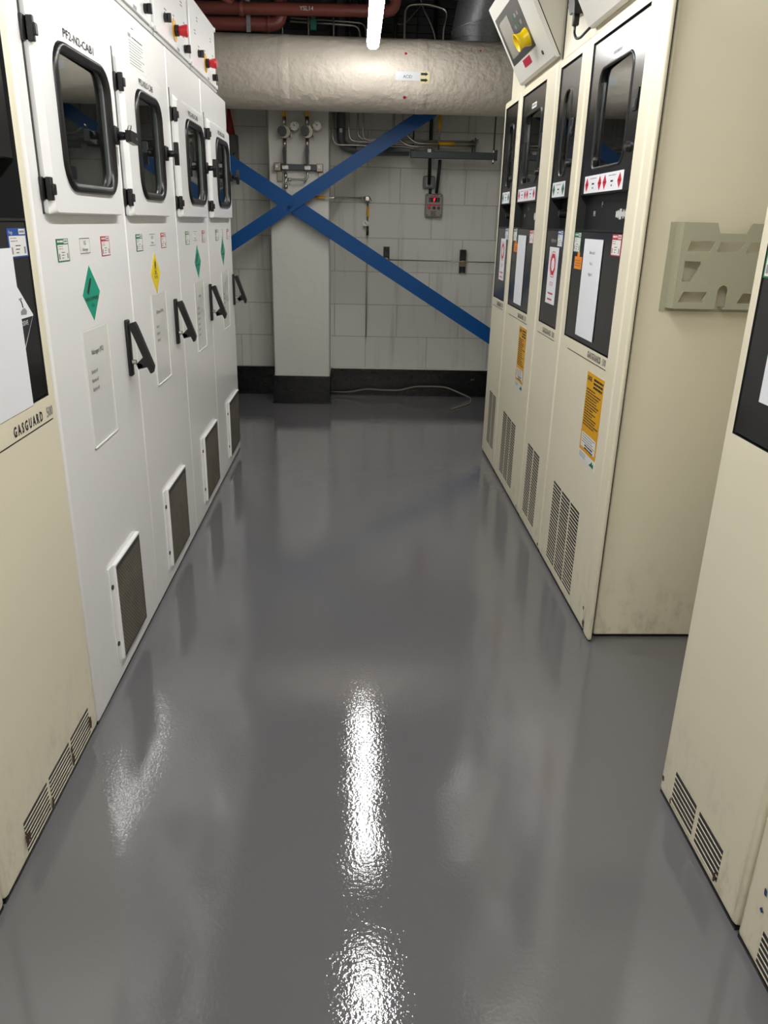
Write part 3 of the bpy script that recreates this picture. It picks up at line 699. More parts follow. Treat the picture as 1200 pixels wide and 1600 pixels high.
# bare end panel of the row, set back behind the shut gap, with plastic document holder
t = thing('cabinet_end_panel', 'tall bare cream end panel closing the far right row, holder fixed on it', 'cabinet panel', (.785, 2.1775, 0), 0)
g = G(); g.box(0, .63, 0, .016, .007, 2.6, CREAM, .006, 3); g.build('panel', t)
g = G(); g.box(.004, .62, .002, .016, 0, .007, BLACK); g.build('base_seal', t)
HOLD = mat('grey_green_plastic', (172, 172, 150), .45, bump=.2, bscale=60)
t = thing('document_holder', 'grey-green plastic document holder fixed to the bare end panel', 'document holder', (.776, 2.178, 0), 0)
hx = lambda x: x-.776
g = G(); g.box(hx(.846), hx(.862), -.004, -.0005, 1.036, 1.268, HOLD); g.box(hx(1.112), hx(1.13), -.004, -.0005, 1.036, 1.268, HOLD); g.box(hx(.862), hx(1.112), -.004, -.0005, 1.036, 1.046, HOLD)
for xa, xb, q in ((.858, .869, .004), (1.118, 1.107, -.004)):
    g.loft([[(hx(xa), -.003, z), (hx(xb), -.038, z), (hx(xb+q), -.036, z), (hx(xa+q), -.001, z)] for z in (1.046, 1.268)], HOLD, cap=(True, True))
g.box(hx(.868), hx(.99), -.036, -.003, 1.046, 1.050, HOLD); g.box(hx(1.01), hx(1.11), -.036, -.003, 1.046, 1.050, HOLD)
g.build('back_frame', t)
# slotted front plate: a grid of cells, minus the openings
def plate_with_holes(outer, holes, y0, y1, m):
    import mathutils
    from mathutils.geometry import tessellate_polygon
    g = G(); loops = [outer]+holes
    flat = [p for L in loops for p in L]
    tri = tessellate_polygon([[Vector((x, z, 0)) for x, z in L] for L in loops])
    for y in (y0, y1): g.add([(x, y, z) for x, z in flat], [tuple(t_) for t_ in tri], m)
    for L in loops: g.loft([[(x, y0, z) for x, z in L], [(x, y1, z) for x, z in L]], m)
    return g
O = [(.868, 1.046), (.985, 1.046), (.987, 1.096), (.992, 1.106), (1.001, 1.110), (1.010, 1.106), (1.015, 1.096), (1.013, 1.046), (1.110, 1.046), (1.110, 1.268), (1.052, 1.268), (1.047, 1.262), (1.040, 1.242), (.968, 1.242), (.958, 1.268), (.868, 1.268)]
HS = [[(.886, 1.195), (.949, 1.195), (.961, 1.222), (.893, 1.222)], [(.966, 1.195), (1.028, 1.194), (1.040, 1.221), (.975, 1.222)], [(1.046, 1.194), (1.100, 1.194), (1.100, 1.221), (1.056, 1.221)],
      [(.883, 1.117), (.908, 1.117), (.929, 1.162), (.927, 1.170), (.884, 1.170)], [(.881, 1.063), (.948, 1.063), (.958, 1.091), (.893, 1.091)], [(1.045, 1.063), (1.100, 1.063), (1.100, 1.089), (1.058, 1.089)]]
pl = plate_with_holes([(hx(x), z) for x, z in O], [[(hx(x), z) for x, z in h] for h in HS], -.038, -.034, HOLD).build('front_plate', t)

# ---- near cabinets
cream_cabinet(.73, 1.455, -PI/2, .392, dict(panel=(.036, .345), win=(.12, .27), latch=.305, knob=.30, valves=1,
    stk=[('g', .038, .12, 1.172, 1.236), ('paper', .112, .29, .962, 1.20)], paper=['', '', '', '', 'Do not isolate'], gg=(.25, .385), rule=(.24, .385),
    slots=(colsplit(.072, .305, 2, .017), .030, .112, 6), rust=[(.075, .035, .005), (.30, .04, .007)], chips=[(.018, .05, .008)]),
    'cream gas cabinet in the right foreground with two groups of slots at its foot', 'cream gas cabinets in the right foreground')
cream_cabinet(.73, 1.058, -PI/2, .60, dict(panel=(.06, .54), win=(.15, .45), latch=.495, knob=.49, scrawl=1, gg=(.34, .53), rule=(.1, .54),
    slots=(colsplit(.075, .52, 3, .018), .0+.02, .095, 6), scuff=[(.055, .165, .010), (.058, .125, .008)]),
    'cream gas cabinet at the lower right corner, blue scuffs above its slots', 'cream gas cabinets in the right foreground')
cream_cabinet(XL, 1.143, PI/2, .567, dict(panel=(.06, .524), win=(.14, .43), latch=.475, knob=.10, valves=2,
    stk=[('b', .431, .520, 1.169, 1.223), ('paper', .15, .437, .882, 1.188)], head='Purge', corr=(.437, 1.056, .066), gg=(.33, .533), rule=(.10, .53), ggz=.841,
    slots=(colsplit(.110, .505, 3, .014), .022, .098, 7), rust=[(.503, .06, .012), (.112, .062, .013), (.24, .035, .009), (.375, .045, .010), (.372, .075, .008)]),
    'cream gas cabinet in the left foreground with white paper and corrosive diamond', 'cream gas cabinets in the left foreground')
cream_cabinet(XL, .53, PI/2, .611, dict(panel=(.06, .55), win=(.15, .45), latch=.51, knob=.1, gg=(.34, .54), rule=(.1, .54),
    slots=(colsplit(.11, .5, 3, .018), .022, .098, 7)),
    'cream gas cabinet at the lower left corner, only its foot showing', 'cream gas cabinets in the left foreground')

# ------------------------------------------------------------------ upper panels and tilted controllers over the right row
t = thing('duct_cover', 'cream cover panel standing on the two nearer cabinets of the far right row', 'cover panel', (.772, 3.272, 1.831), -PI/2)
G().box(0, 1.072, 0, .5, 0, .75, CREAM, .004).build('panel', t)
G().box(-.016, -.0005, -.002, .05, 0, .75, BLACK).build('edge_gap_shade', t)  # black strip in place of the dark, shaded gap between the two covers
t = thing('duct_cover', 'cream cover panel behind the tilted controller with yellow guard', 'cover panel', (.772, 4.30, 1.831), -PI/2)
G().box(0, 1.008, 0, .5, 0, .75, CREAM, .004).build('panel', t)

GREYC = mat('controller_case', (216, 214, 206), .4)
SCR = mat('lcd_screen', (150, 148, 138), .15)
DBZ = mat('dark_bezel', (66, 66, 66), .35)
def controller(y_far, label, full=True):
    """wedge: face runs from (x .755, z 1.845) to (x .584, z 2.145); local frame X right(-y), Y into cabinet, Z up"""
    t = thing('gas_controller', label, 'controller', (.755, y_far, 1.845), -PI/2, 'tilted controllers over the right row')
    W = .665; top = (-.171, .30); L = .345
    f = lambda s_, o=0.0: (top[0]*s_/L-.869*o, top[1]*s_/L-.495*o)      # along face, out of face -> (y, z)
    # cheeks and back wedge
    prof = [f(.012, -.017), f(L, -.017), (.015, .30), (.015, .0)]
    g = G(); g.loft([[(x, y, z) for y, z in prof] for x in (.006, W-.006)], CREAMD, cap=(True, True)); g.build('case', t)
    g = G(); g.loft([[(x, *q_) for q_ in (f(.004, -.0125), f(L-.002, -.0125), f(L-.002, -.0165), f(.004, -.0165))] for x in (.003, W-.003)], BLACK, cap=(True, True)); g.build('shell_gap_shade', t)  # hinge gap between shell and case: its shade drawn as a black strip
    # front shell
    o = [(f(a, b)) for a, b in ((0.0, -.012), (.004, .0), (.012, .004), (L-.004, .004), (L, 0), (L, -.012))]
    g = G(); g.loft([[(x, y, z) for y, z in o] for x in (0, W)], GREYC, cap=(True, True)); sh = g.build('front_shell', t)
    def face(gg, x0, x1, s0, s1, off, m, th=.001):
        A = [(x0, *f(s0, off)), (x1, *f(s0, off)), (x1, *f(s1, off)), (x0, *f(s1, off))]; B = [(x0, *f(s0, off-th)), (x1, *f(s0, off-th)), (x1, *f(s1, off-th)), (x0, *f(s1, off-th))]
        gg.loft([A, B], m, cap=(True, True))
    g = G(); face(g, .035, .480, .088, .288, .0052, DBZ)
    if full:
        for i in range(3):
            for j in range(4): face(g, .30+.05*i, .325+.05*i, .12+.035*j, .135+.035*j, .006, INKG if (i+j) % 3 else GREEN)
    b = g.build('bezel', t)
    g = G(); face(g, .078, .255, .112, .262, .0066, SCR); g.build('screen', b)
    g = G(); face(g, .205, .340, .05, .080, .0052, REDP); g.build('red_sticker', t)
    # rotary guard
    g = G(); cs = .135; cx = .425; ax = Vector((0, -.869, -.495)); c0 = Vector((cx, *f(cs, .006)))
    YP = mat('yellow_plastic', (228, 196, 0), .35)
    rs = [(0, .036), (.008, .034), (.02, .028), (.035, .028), (.05, .036), (.05, .032), (.035, .024), (.006, .024)]
    u = Vector((1, 0, 0)); v = ax.cross(u)
    g.loft([[tuple(c0+ax*a+(u*math.cos(2*PI*k/18)+v*math.sin(2*PI*k/18))*r) for k in range(18)] for a, r in rs], YP, smooth=True)
    g.cyl(tuple(c0), tuple(c0+ax*.025), .016, mat('red_button', (200, 20, 40), .3)); g.build('switch_guard', t, 'yellow plastic switch guard')
    for q_ in (.05, .3): p = Vector((.535, *f(q_, .004))); G().cyl(tuple(p), tuple(p+ax*.004), .008, DKST, seg=12).build('screw', t)
    return t
controller(3.965, 'tilted grey controller with screen and yellow switch guard, fully in view')
controller(2.852, 'tilted grey controller above the wide cream cabinet, only its lower corner in view')
t = thing('power_plug', 'black plug and looping cable on the cream cover panel', 'plug', (.772, 3.272, 1.831), -PI/2)
px_ = lambda y: 3.272-y
g = G(); g.box(px_(3.09), px_(3.0), -.012, -.001, .10, .175, mat('socket_white', (205, 203, 196), .4), .003); g.build('socket', t)
g = G(); g.prism([(px_(3.085), .135), (px_(3.06), .16), (px_(3.02), .165), (px_(2.99), .12), (px_(2.985), .09), (px_(3.02), .10), (px_(3.05), .098)], -.045, -.012, BLACK)
g.box(px_(3.03), px_(3.01), -.04, -.018, .06, .10, BLACK, .004); g.build('plug', t)
g = G(); pts = [(px_(3.02), -.03, .065), (px_(3.02), -.03, .04), (px_(2.99), -.03, .018), (px_(2.93), -.032, .006), (px_(2.87), -.03, .012), (px_(2.84), -.02, .024)]
g.tube(pts, .0045, BLACK, 8, .03); g.build('cable', t)

# ------------------------------------------------------------------ big lagged duct across the aisle
DY, DZ, DR = 5.15, 2.055, .1935
LAG = mat('cream_lagging', (214, 205, 192), .38, bump=1.0, bscale=24, var=.05, vscale=6)
t = thing('lagged_duct', 'large cream lagged duct crossing the aisle in front of the back wall', 'duct', (0, DY, DZ), 0)
g = G(); N = 56
g.loft([[(x, DR*math.cos(2*PI*k/N), DR*math.sin(2*PI*k/N)) for k in range(N)] for x in (-1.49, -.4, .38, 1.54)], LAG, smooth=True, cap=(True, True)); g.build('lagging', t)
for x in (-.42, .375): G().loft([[(xx, rr*math.cos(2*PI*k/N), rr*math.sin(2*PI*k/N)) for k in range(N)] for xx, rr in ((x-.03, DR), (x-.025, DR+.0015), (x+.025, DR+.0015), (x+.03, DR))], LAG, smooth=True).build('joint_band', t)
def wrapc(off):
    def f_(p):
        a = (p[2]-DZ)/DR; return (p[0], -(DR+off)*math.cos(a), (DR+off)*math.sin(a))
    return f_
def patch(g, x0, x1, z0, z1, off, m, n=8):
    wf = wrapc(off); g.loft([[wf((x0, 0, z0+(z1-z0)*i/n)) for i in range(n+1)], [wf((x1, 0, z0+(z1-z0)*i/n)) for i in range(n+1)]], m, close=False)
g = G(); patch(g, .218, .357, 2.008, 2.052, .002, mat('label_grey', (214, 217, 222), .4)); g.text('ACID', .287, 2.020, .022, 0, INK, 'C', 1, wrapc(.0026)); g.build('pipe_label', t, 'white label reading ACID')
g = G(); patch(g, .358, .412, 1.995, 2.055, .0018, mat('pale_yellow_label', (225, 218, 170), .4))
for z in (2.042, 2.012):
    wf = wrapc(.0028); P = [(.362, z-.006), (.388, z-.006), (.388, z-.010), (.404, z), (.388, z+.010), (.388, z+.006), (.362, z+.006)]
    g.add([wf((x, 0, zz)) for x, zz in P], [tuple(range(7))], INK)
g.build('flow_arrows', t, 'two black arrows on a pale label')
g = G()
for x, z, r in ((.275, 2.147, .008), (.275, 1.918, .009), (.70, 2.18, .006)):
    wf = wrapc(.003); g.add([wf((x+r*math.cos(2*PI*k/12), 0, z+r*math.sin(2*PI*k/12))) for k in range(12)], [tuple(range(12))], REDP)
g.build('red_dots', t, 'small red rivets')

# ------------------------------------------------------------------ blue cross brace
def brace(x0, z0, x1, z1, wd, y, label):
    g = G(); d = Vector((x1-x0, z1-z0)).normalized(); n_ = Vector((-d.y, d.x))*wd/2
    P = [(x0+n_.x, z0+n_.y), (x0-n_.x, z0-n_.y), (x1-n_.x, z1-n_.y), (x1+n_.x, z1+n_.y)]
    g.loft([[(x, y, z) for x, z in P], [(x, y+.01, z) for x, z in P]], BLUE, cap=(True, True))
    return tag(g.build('cross_brace', None), label, 'brace', 'blue cross braces')
brace(-1.46, 1.970, 1.50, .182, .096, 5.482, 'flat blue steel brace falling from upper left to lower right')
br_ = brace(-1.46, .690, .72, 2.0756, .084, 5.468, 'flat blue steel brace rising from lower left to upper right, in front')
g = G(); g.cyl((-.432, 5.468, 1.342), (-.432, 5.455, 1.342), .017, BLUE, seg=6); g.cyl((-.432, 5.455, 1.342), (-.432, 5.435, 1.342), .009, BLUE, seg=12)
g.build('bolt', br_)

# ------------------------------------------------------------------ regulators on the pillar
BRZ = mat('dull_brushed_steel', (140, 134, 122), .35, metal=.9)
FY = 5.56
def regulator(x, label):
    t = thing('gas_regulator', label, 'regulator', (x, FY, 1.55), 0, 'gas regulators on the pillar')
    y = -.055
    g = G(); g.tube([(0, y, .33), (0, y, .52)], .006, STEEL, 10); g.build('supply_tube', t)
    g = G(); g.tube([(0, y, .315), (0, y, .38)], .011, AMB, 10); g.build('tube_label', t, 'yellow band on the supply tube')
    g = G(); g.tube([(0, y, .26), (0, y, .315)], .013, STEEL, 6); g.cyl((0, y-.012, .228), (0, y+.03, .228), .037, BRZ, seg=28); g.tube([(0, y, .13), (0, y, .19)], .012, STEEL, 8); g.tube([(0, y, .0), (0, y, .14)], .010, STEEL, 8)
    g.box(-.012, .014, y-.012, y+.012, .06, .125, STEEL, .003); g.build('valve_body', t)
    g = G(); nn = 12
    pts = [((-.012+.028*math.cos(2*PI*k/24)*(1+.05*(k % 2))), (.23+.028*math.sin(2*PI*k/24)*(1+.05*(k % 2)))) for k in range(24)]
    g.prism(pts, y-.055, y-.012, BLACK); g.build('pressure_knob', t)
    ga = G(); ga.cyl((.066, y+.005, .262), (.066, y-.02, .262), .029, BRZ, seg=26); ga.tube([(.03, y, .245), (.05, y, .25)], .006, STEEL, 8); gq = ga.build('gauge', t)
    g = G(); g.cyl((.066, y-.02, .262), (.066, y-.0215, .262), .024, STK, seg=24)
    for k in range(9):
        a = math.radians(-45+k*33.75); g.box(.066+.018*math.cos(a)-.0012, .066+.018*math.cos(a)+.0012, y-.0222, y-.0215, .262+.018*math.sin(a)-.0012, .262+.018*math.sin(a)+.0012, INK)
    g.add([(.062, y-.0224, .262), (.07, y-.0224, .264), (.055, y-.0224, .276)], [(0, 1, 2)], INK); g.build('dial', gq)
    g = G(); g.tube([(.03, y, .205), (.044, y-.01, .192)], .006, STEEL, 8); g.build('relief_valve', t)
    g = G(); g.loft([[(a-.0, y-.032, z), (b, y-.032, z), (b, y-.018, z), (a, y-.018, z)] for a, b, z in ((-.004, .004, .03), (-.008, .008, .04), (-.014, .012, .115), (-.008, .006, .14))], BLACK, cap=(True, True)); g.build('lever', t)
    return t
t1 = regulator(-.463, 'gas regulator with black knob and round gauge, left of the pair on the pillar')
def dup(root, loc, label):
    r = root.copy(); COL.objects.link(r); r.location = loc; r['label'] = label
    for ch in list(root.children):
        c = ch.copy(); COL.objects.link(c); c.parent = r
        for gc in list(ch.children):
            d = gc.copy(); COL.objects.link(d); d.parent = c
    return r
dup(t1, (-.318, FY, 1.555), 'gas regulator with black knob and round gauge, right of the pair on the pillar')
t = thing('manifold_bracket', 'dark steel bracket rail under the two gas regulators', 'bracket', (0, FY, 0), 0)
G().box(-.50, -.255, -.04, -.012, 1.555, 1.592, DKST, .003).build('rail', t)
for x in (-.538, -.262):
    o_ = G(); o_.box(x, x+.044, -.046, -.001, 1.548, 1.598, BRZ, .004); b_ = o_.build('end_block', t)
    g = G(); g.cyl((x+.02, -.046, 1.575), (x+.02, -.056, 1.575), .008, STK, seg=12); g.build('bolt', b_)
    g = G(); q = x+.016 if x < -.5 else x+.012; g.box(q, q+.035, -.012, -.001, 1.485, 1.548, BRZ, .002); g.build('foot_plate', t)
for x in (-.463, -.318):
    G().box(x-.02, x+.02, -.066, -.041, 1.558, 1.582, STK, .004).build('clamp', t)
g = G(); g.tube([(-.462, -.055, 1.56), (-.462, -.055, 1.42), (-.455, -.055, 1.37), (-.43, -.05, 1.34)], .0065, STEEL, 10, .03)
g.tube([(-.462, -.055, 1.535), (-.462, -.055, 1.505)], .011, STEEL, 8); g.tube([(-.462, -.055, 1.47), (-.462, -.055, 1.44)], .012, STEEL, 8)
g.tube([(-.318, -.055, 1.56), (-.318, -.055, 1.497), (-.45, -.055, 1.497), (-.462, -.055, 1.475)], .0065, STEEL, 10, .035); g.tube([(-.45, -.055, 1.497), (-.425, -.055, 1.497)], .01, STEEL, 8)
g.build('outlet_tubes', t)

# ------------------------------------------------------------------ back wall services
YB = 5.86
t = thing('gas_drop', 'thin steel tube with yellow bands and hanging valve on the block wall', 'pipe', (0, YB, 0), 0)
g = G(); g.tube([(-.42, -.33, 1.393), (-.14, -.33, 1.393), (-.10, -.04, 1.404), (.05, -.04, 1.404)], .0055, STEEL, 8, .01); g.tube([(.083, -.04, 1.37), (.083, -.04, .80), (.083, -.03, .45)], .0055, STEEL, 8); g.build('tube', t)
g = G(); g.tube([(-.27, -.33, 1.393), (-.205, -.33, 1.393)], .0085, AMB, 8); g.tube([(.083, -.04, 1.35), (.083, -.04, 1.28)], .0085, AMB, 8); g.build('pipe_bands', t, 'yellow pipe bands')
g = G(); g.box(.062, .096, -.055, -.022, 1.380, 1.418, BRZ, .004); g.cyl((.08, -.055, 1.40), (.08, -.07, 1.40), .012, STEEL, seg=12); g.tube([(.03, -.04, 1.404), (.062, -.04, 1.404)], .009, STEEL, 8)
g.tube([(.095, -.05, 1.41), (.108, -.05, 1.385)], .003, DKST, 6); g.tube([(.083, -.04, 1.22), (.083, -.04, 1.16)], .009, BLACK, 8); g.build('valve', t)
g = G(); g.cyl((.068, -.05, 1.240), (.068, -.052, 1.240), .02, STK, seg=20); g.poly([(.058, 1.252), (.062, 1.252), (.078, 1.228), (.074, 1.228)], -.0525, INK); g.build('round_tag', t, 'round white tag')
for x, lab in ((.222, 'short black strut bracket on the block wall, left of the pair'), (.776, 'short black strut bracket on the block wall, right of the pair')):
    g = G(); zt = 1.085 if x < .5 else 1.076
    g.box(x-.022, x-.012, -.035, -.0005, zt-.16, zt, BLACK); g.box(x+.012, x+.022, -.035, -.0005, zt-.16, zt, BLACK); g.box(x-.012, x+.012, -.006, -.0005, zt-.16, zt, DKST)
    g.box(x-.012, x+.012, -.035, -.030, zt-.02, zt, BLACK); g.box(x-.012, x+.012, -.035, -.030, zt-.075, zt-.06, BLACK); g.box(x-.022, x+.022, -.036, -.03, zt-.115, zt-.085, BRZ)
    g.box(x-.012, x+.012, -.052, -.035, zt-.092, zt-.075, AMB, .003)
    o = g.build('strut_bracket'); o.location = (0, YB, 0); tag(o, lab, 'bracket', 'strut brackets on the block wall')
g = G(); g.tube([(.235, -.059, .997), (1.5, -.059, .993)], .0038, BRZ, 8); o = g.build('thin_pipe'); o.location = (0, YB, 0); tag(o, 'thin horizontal pipe carried by the two strut brackets', 'pipe')

t = thing('conduit_strut', 'dark horizontal steel strut hung below the bundle of tubes', 'strut', (0, 5.62, 0), 0)
g = G(); g.box(.36, .935, -.02, .02, 1.655, 1.698, DKST, .003); g.box(.0, .36, .02, .04, 1.692, 1.716, DKST, .002); g.build('channel', t)
G().tube([(.915, 0, 1.63), (.915, 0, 2.10)], .005, DKST, 8).build('threaded_rod', t)
G().box(.905, .925, -.01, .238, 2.06, 2.08, DKST).build('wall_arm', t)
g = G(); g.cyl((.915, 0, 1.698), (.915, 0, 1.712), .012, STEEL, seg=6); g.cyl((.915, 0, 1.64), (.915, 0, 1.655), .012, STEEL, seg=6); g.box(.925, .938, -.024, .024, 1.65, 1.715, DKST); g.build('fixings', t)
g = G(); g.box(.47, .495, -.024, -.02, 1.69, 1.71, STK); g.build('clip', t)

def stube(name, pts, r, m, lab, cat='pipe', bend=.05, group=None, bands=()):
    if bands:
        t_ = thing(name, lab, cat, (0, 0, 0), 0, group); G().tube(pts, r, m, 10, bend).build('tube', t_)
        g_ = G()
        for a, b in bands: g_.tube([a, b], r*1.35, AMB, 10)
        g_.build('pipe_bands', t_, 'yellow pipe bands'); return t_
    o_ = G().tube(pts, r, m, 10, bend).build(name); return tag(o_, lab, cat, group)
GT = 'steel tubes dropping behind the duct'
stube('steel_tube', [(-.160, 5.74, 2.8), (-.160, 5.74, 1.732), (.35, 5.74, 1.732), (.42, 5.74, 1.712)], .006, STEEL, 'leftmost thin steel tube, bending right at the foot', group=GT)
stube('steel_tube', [(-.05, 5.72, 2.8), (-.05, 5.72, 1.755), (.30, 5.72, 1.745), (.42, 5.72, 1.730)], .006, STEEL, 'second thin steel tube from the left, right of the grey plastic pipe', group=GT)
stube('steel_tube', [(.008, 5.72, 2.8), (.008, 5.72, 1.77), (.33, 5.72, 1.765), (.80, 5.72, 1.772)], .0065, STEEL, 'third thin steel tube from the left, left of a close neighbour', group=GT)
stube('steel_tube', [(.042, 5.70, 2.8), (.042, 5.70, 1.76), (.33, 5.70, 1.752), (.78, 5.70, 1.762)], .0065, STEEL, 'fourth thin steel tube from the left, right of a close neighbour', group=GT)
stube('steel_tube', [(.244, 5.67, 2.8), (.244, 5.67, 1.80), (.34, 5.67, 1.728), (.79, 5.67, 1.738)], .0095, STEEL, 'fifth steel tube, thicker, passing behind the rising blue brace', group=GT)
stube('steel_tube', [(.548, 5.64, 1.71), (.548, 5.64, 2.42), (.574, 5.64, 2.51), (.438, 5.64, 2.54), (.299, 5.64, 2.53), (.299, 5.64, 1.84), (.38, 5.64, 1.745), (.80, 5.64, 1.752)], .0085, STEEL, 'bright steel tube forming a bent arch above the duct, yellow bands on both ends', bands=(((.545, 5.64, 1.748), (.655, 5.64, 1.7495)), ((.548, 5.64, 1.92), (.548, 5.64, 1.83))))
stube('steel_tube', [(.388, 5.80, 2.8), (.388, 5.80, 1.70)], .005, DKST, 'thin dark rod behind the rising blue brace', group=None)
stube('black_conduit', [(.505, 5.78, 2.8), (.505, 5.78, 1.50)], .0125, BLACK, 'black conduit running down into the grey switch', 'conduit')
stube('black_conduit', [(.575, 5.79, 1.66), (.575, 5.79, 1.63), (.560, 5.79, 1.445)], .0115, BLACK, 'short black conduit running down into the gas detector', 'conduit', .02)
g = G(); g.tube([(-.106, 5.80, 2.8), (-.106, 5.80, 1.84), (-.106, 5.80, 1.73), (.02, 5.80, 1.70), (.36, 5.80, 1.71)], .030, PVC, 14, .11)
t = thing('plastic_pipe', 'grey plastic pipe curving from vertical to horizontal beside the pillar', 'pipe'); o = g.build('pipe', t)
g = G(); g.tube([(-.106, 5.80, 1.84), (-.106, 5.80, 1.81)], .0315, PVC, 14); g.quad(-.116, -.096, 1.81, 1.835, 5.767, STK); g.build('collar', t)
g = G()
for z in (1.765, 1.778): g.box(.78, .82, 5.66, 5.80, z, z+.004, BRZ)
g.box(.79, .80, 5.66, 5.67, 1.69, 1.79, DKST); g.box(.79, .80, 5.79, 5.80, 1.69, 1.79, DKST)
tag(g.build('tube_clamp'), 'small steel clamp holding the ends of the horizontal tubes', 'clamp')

t = thing('isolator_switch', 'grey isolator switch on the block wall, above the gas detector', 'switch', (.509, YB, 1.517), 0)
G().box(-.043, .043, -.045, -.0005, -.042, .042, mat('switch_grey', (112, 114, 114), .45), .012, 3).build('case', t)
g = G(); g.box(-.019, .016, -.049, -.045, -.030, .032, mat('switch_rocker', (176, 174, 166), .4), .002); g.quad(-.012, .010, .022, .025, -.0495, INK); g.quad(-.006, .006, -.022, -.018, -.0495, INKG); g.build('rocker', t)
G().tube([(.01, -.03, -.042), (.01, -.03, -.078)], .011, BLACK, 10).build('gland', t)
t = thing('gas_detector', 'grey gas detector with small red digital display on the block wall', 'gas detector', (.548, YB, 1.367), 0)
g = G(); a = [rrect(-.060, .060, -.078, .078, .012, 0-.0005), rrect(-.060, .060, -.078, .078, .012, -.035), rrect(-.052, .056, -.070, .072, .010, -.045)]
g.loft(a, mat('detector_grey', (138, 136, 126), .4), cap=(True, True)); g.build('case', t)
g = G(); g.quad(-.036, .040, .022, .052, -.0455, INK); LED = mat('red_led', (255, 40, 60), .4, emit=2.5)
g.poly([(-.004, .026), (.002, .026), (.008, .048), (.002, .048)], -.046, LED); g.poly([(-.010, .040), (.004, .046), (.003, .048)], -.046, LED)
for x in (-.028, .026): 
    for z in (.028, .037, .046): g.quad(x-.003, x+.003, z-.002, z+.001, -.046, INKG)
g.build('display', t, 'dark display with a red digit')
g = G(); g.lines(-.026, .028, .065, 1, 1, .008, -.0455, REDS, 0); g.lines(-.050, .048, .008, 1, 1, .010, -.0455, REDS, 0); g.lines(-.02, .022, -.038, 4, .008, .004, -.0455, INK, .2); g.build('lettering', t)
for x, m_ in ((-.032, REDP), (.002, BLACK), (.034, DKST)):
    g = G(); g.cyl((x, -.045, -.016), (x, -.052, -.016), .011, m_, seg=14); g.build('button', t)
for x in (-.045, .048):
    for z in (-.062, .064): G().cyl((x, -.045, z), (x, -.047, z), .004, BLACK, seg=8).build('screw', t)

# sliver of plant at the left end of the wall
t = thing('wall_box', 'dark wall box with a red horn above it, half hidden by the left cabinets', 'alarm', (-.83, YB, 0), 0)
G().box(-.05, .022, -.09, -.0005, 1.50, 1.78, mat('dark_grey_box', (74, 74, 72), .5), .004).build('case', t)
g = G(); g.tube([(-.02, -.06, 1.78), (-.028, -.06, 1.95)], [.03, .008], mat('red_horn', (140, 30, 36), .4), 12); g.build('horn', t, 'red horn')
for z in (1.55, 1.66): G().cyl((.0, -.09, z), (.0, -.1, z), .008, BLACK, seg=10).build('screw', t)

g = G(); g.tube([(-.17, 5.83, .03), (-.05, 5.82, .03), (.09, 5.80, .06), (.20, 5.80, .055), (.34, 5.80, .052), (.46, 5.80, .085), (.60, 5.80, .088), (.70, 5.79, .085), (.80, 5.78, .045), (.89, 5.77, .009), (.86, 5.6, .006), (.70, 5.40, .006)], .0055, mat('dull_cable', (120, 116, 100), .6), 8, .04)
tag(g.build('loose_cable'), 'loose grey cable trailing along the black skirting onto the floor', 'cable')

# ------------------------------------------------------------------ overhead pipework beyond the duct
Yc = 5.30
t = thing('sprinkler_pipe', 'upper red pipe overhead, chalk marked, crossing the aisle', 'pipe', (0, Yc, 0), 0)
g = G(); g.tube([(-1.48, 0, 2.397), (.10, 0, 2.418), (.225, 0, 2.42), (.225, 0, 2.82)], .034, REDPIPE, 18, .09); g.build('run', t)
g = G(); g.tube([(.13, 0, 2.4185), (.16, 0, 2.419)], .038, REDPIPE, 18); g.tube([(-.70, 0, 2.405), (-.67, 0, 2.4055)], .038, REDPIPE, 18); g.tube([(-.725, 0, 2.405), (-.76, 0, 2.44), (-.86, 0, 2.62)], .03, REDPIPE, 14, .03); g.build('branch', t)
g = G(); g.text('YSL14', -.30, 2.40, .032, -.0365, STK, 'C'); g.build('chalk_marks', t)
t = thing('sprinkler_pipe', 'lower red pipe overhead that turns upward at its elbow', 'pipe', (0, Yc+.105, 0), 0)
g = G(); g.tube([(-1.48, 0, 2.345), (-.60, 0, 2.351), (-.461, 0, 2.352), (-.461, 0, 2.5), (-.461, 0, 2.82)], .038, REDPIPE, 18, .08); g.build('run', t)
g = G(); g.tube([(-.545, 0, 2.3515), (-.53, 0, 2.3515)], .043, REDPIPE, 18); g.build('collar', t)
g = G(); g.box(-.665, -.64, -.045, -.039, 2.30, 2.80, GALV); g.build('strap', t, 'grey steel strap')
tag(G().tube([(-.42, 5.55, 2.402), (-.12, 5.55, 2.395), (.012, 5.55, 2.388), (.022, 5.55, 2.30), (.022, 5.55, 2.0)], .0075, STEEL, 10, .05).build('steel_tube'), 'level steel tube turning down behind the duct, lower of the two beside the green valve', 'pipe')
tag(G().tube([(-.42, 5.60, 2.430), (-.05, 5.60, 2.420), (.055, 5.60, 2.415), (.058, 5.60, 2.30), (.058, 5.60, 2.0)], .0065, STEEL, 10, .05).build('steel_tube'), 'level steel tube turning down behind the duct, upper of the two beside the green valve', 'pipe')
tag(G().tube([(.36, 5.76, 2.8), (.41, 5.76, 2.56), (.49, 5.75, 2.43), (.525, 5.75, 2.3), (.525, 5.74, 1.70)], .006, STEEL, 8, .05).build('steel_tube'), 'thin tube slanting down inside the bent arch of bright tube', 'pipe')
tag(G().tube([(.23, 5.70, 2.44), (.30, 5.70, 2.435), (.42, 5.70, 2.56), (.42, 5.70, 2.8)], .004, BRZ, 8, .04).build('wire'), 'thin wire sagging between the tubes above the duct', 'wire')
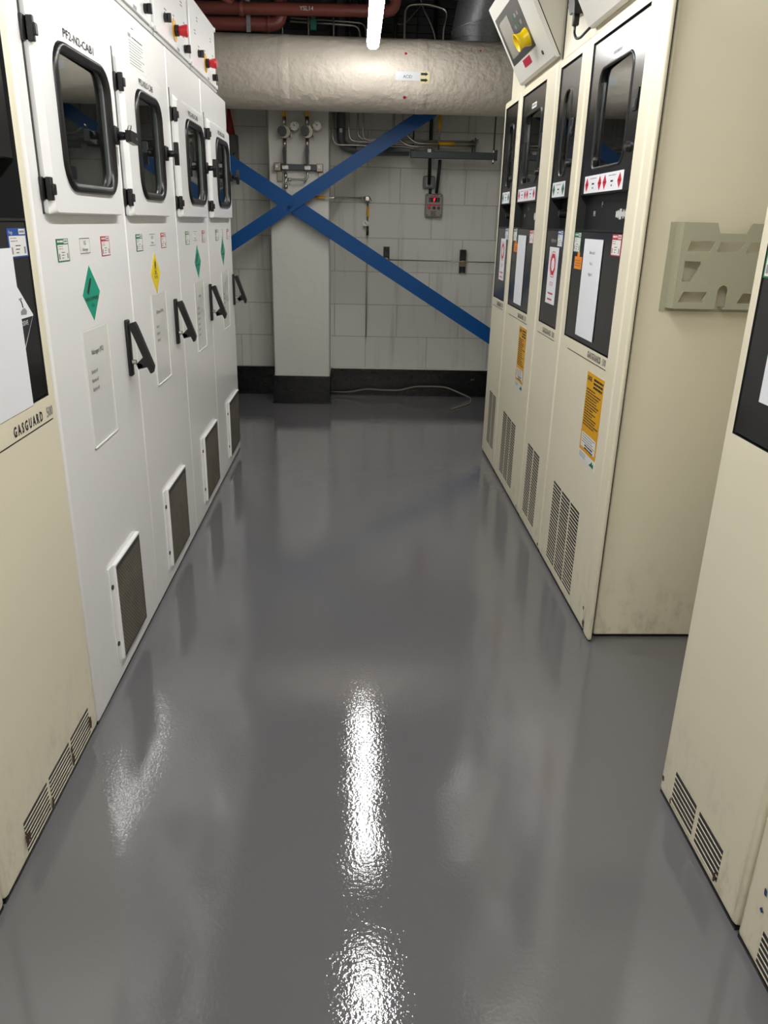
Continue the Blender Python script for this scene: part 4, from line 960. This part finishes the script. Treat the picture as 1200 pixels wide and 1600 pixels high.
for x, lab in ((-.462, 'thin upright rod below the elbow of the lower red pipe'), (-.302, 'thin upright rod below the green valve'), (-.147, 'thin upright rod left of the dark plastic riser')):
    tag(G().tube([(x, 5.50, 2.0), (x, 5.50, 2.8)], .005, BRZ, 8).build('steel_rod'), lab, 'rod', 'upright rods above the duct')
t = thing('valve', 'small green valve on the level tube under the red pipe', 'valve', (-.272, 5.5, 2.385), 0)
G().box(-.02, .02, -.02, .02, -.04, .02, mat('green_valve', (24, 110, 92), .35), .005).build('handle', t); G().cyl((0, .0, .02), (0, .0, .045), .014, BRZ, seg=12).build('stem', t)
t = thing('overhead_tube', 'level steel tube with yellow band above the upper red pipe', 'pipe', (0, 5.25, 0), 0)
G().tube([(-.28, 0, 2.475), (.6, 0, 2.483)], .008, STEEL, 10).build('tube', t); G().tube([(-.17, 0, 2.476), (-.05, 0, 2.477)], .012, AMB, 10).build('pipe_band', t, 'yellow pipe band')
t = thing('ventilation_duct', 'round galvanised ventilation duct with a segmented elbow, upper right', 'duct', (0, 5.545, 0), 0)
g = G(); R = .155; cx = .745
secs = [((cx, 0, 2.12), (0, 0, 1)), ((cx, 0, 2.33), (0, 0, 1)), ((cx-.005, 0, 2.41), (-.25, 0, 1)), ((cx+.02, -.02, 2.53), (.45, -.1, 1)), ((cx+.16, -.05, 2.65), (1, 0, .9)), ((cx+.55, -.05, 2.67), (1, 0, .1))]
loops = []
for c_, d_ in secs:
    d_ = Vector(d_).normalized(); u_ = Vector((0, 1, 0)); u_ = (u_-d_*u_.dot(d_)).normalized(); v_ = d_.cross(u_)
    loops.append([tuple(Vector(c_)+(u_*math.cos(2*PI*k/32)+v_*math.sin(2*PI*k/32))*R) for k in range(32)])
for a_, b_ in zip(loops[:-1], loops[1:]): g.loft([a_, b_], GALV, smooth=True)
g.build('duct_body', t)
g = G()
for c_, d_ in secs[1:5]:
    d_ = Vector(d_).normalized(); g.cyl(tuple(Vector(c_)-d_*.004), tuple(Vector(c_)+d_*.004), R+.005, GALV, seg=32)
g.build('seams', t)
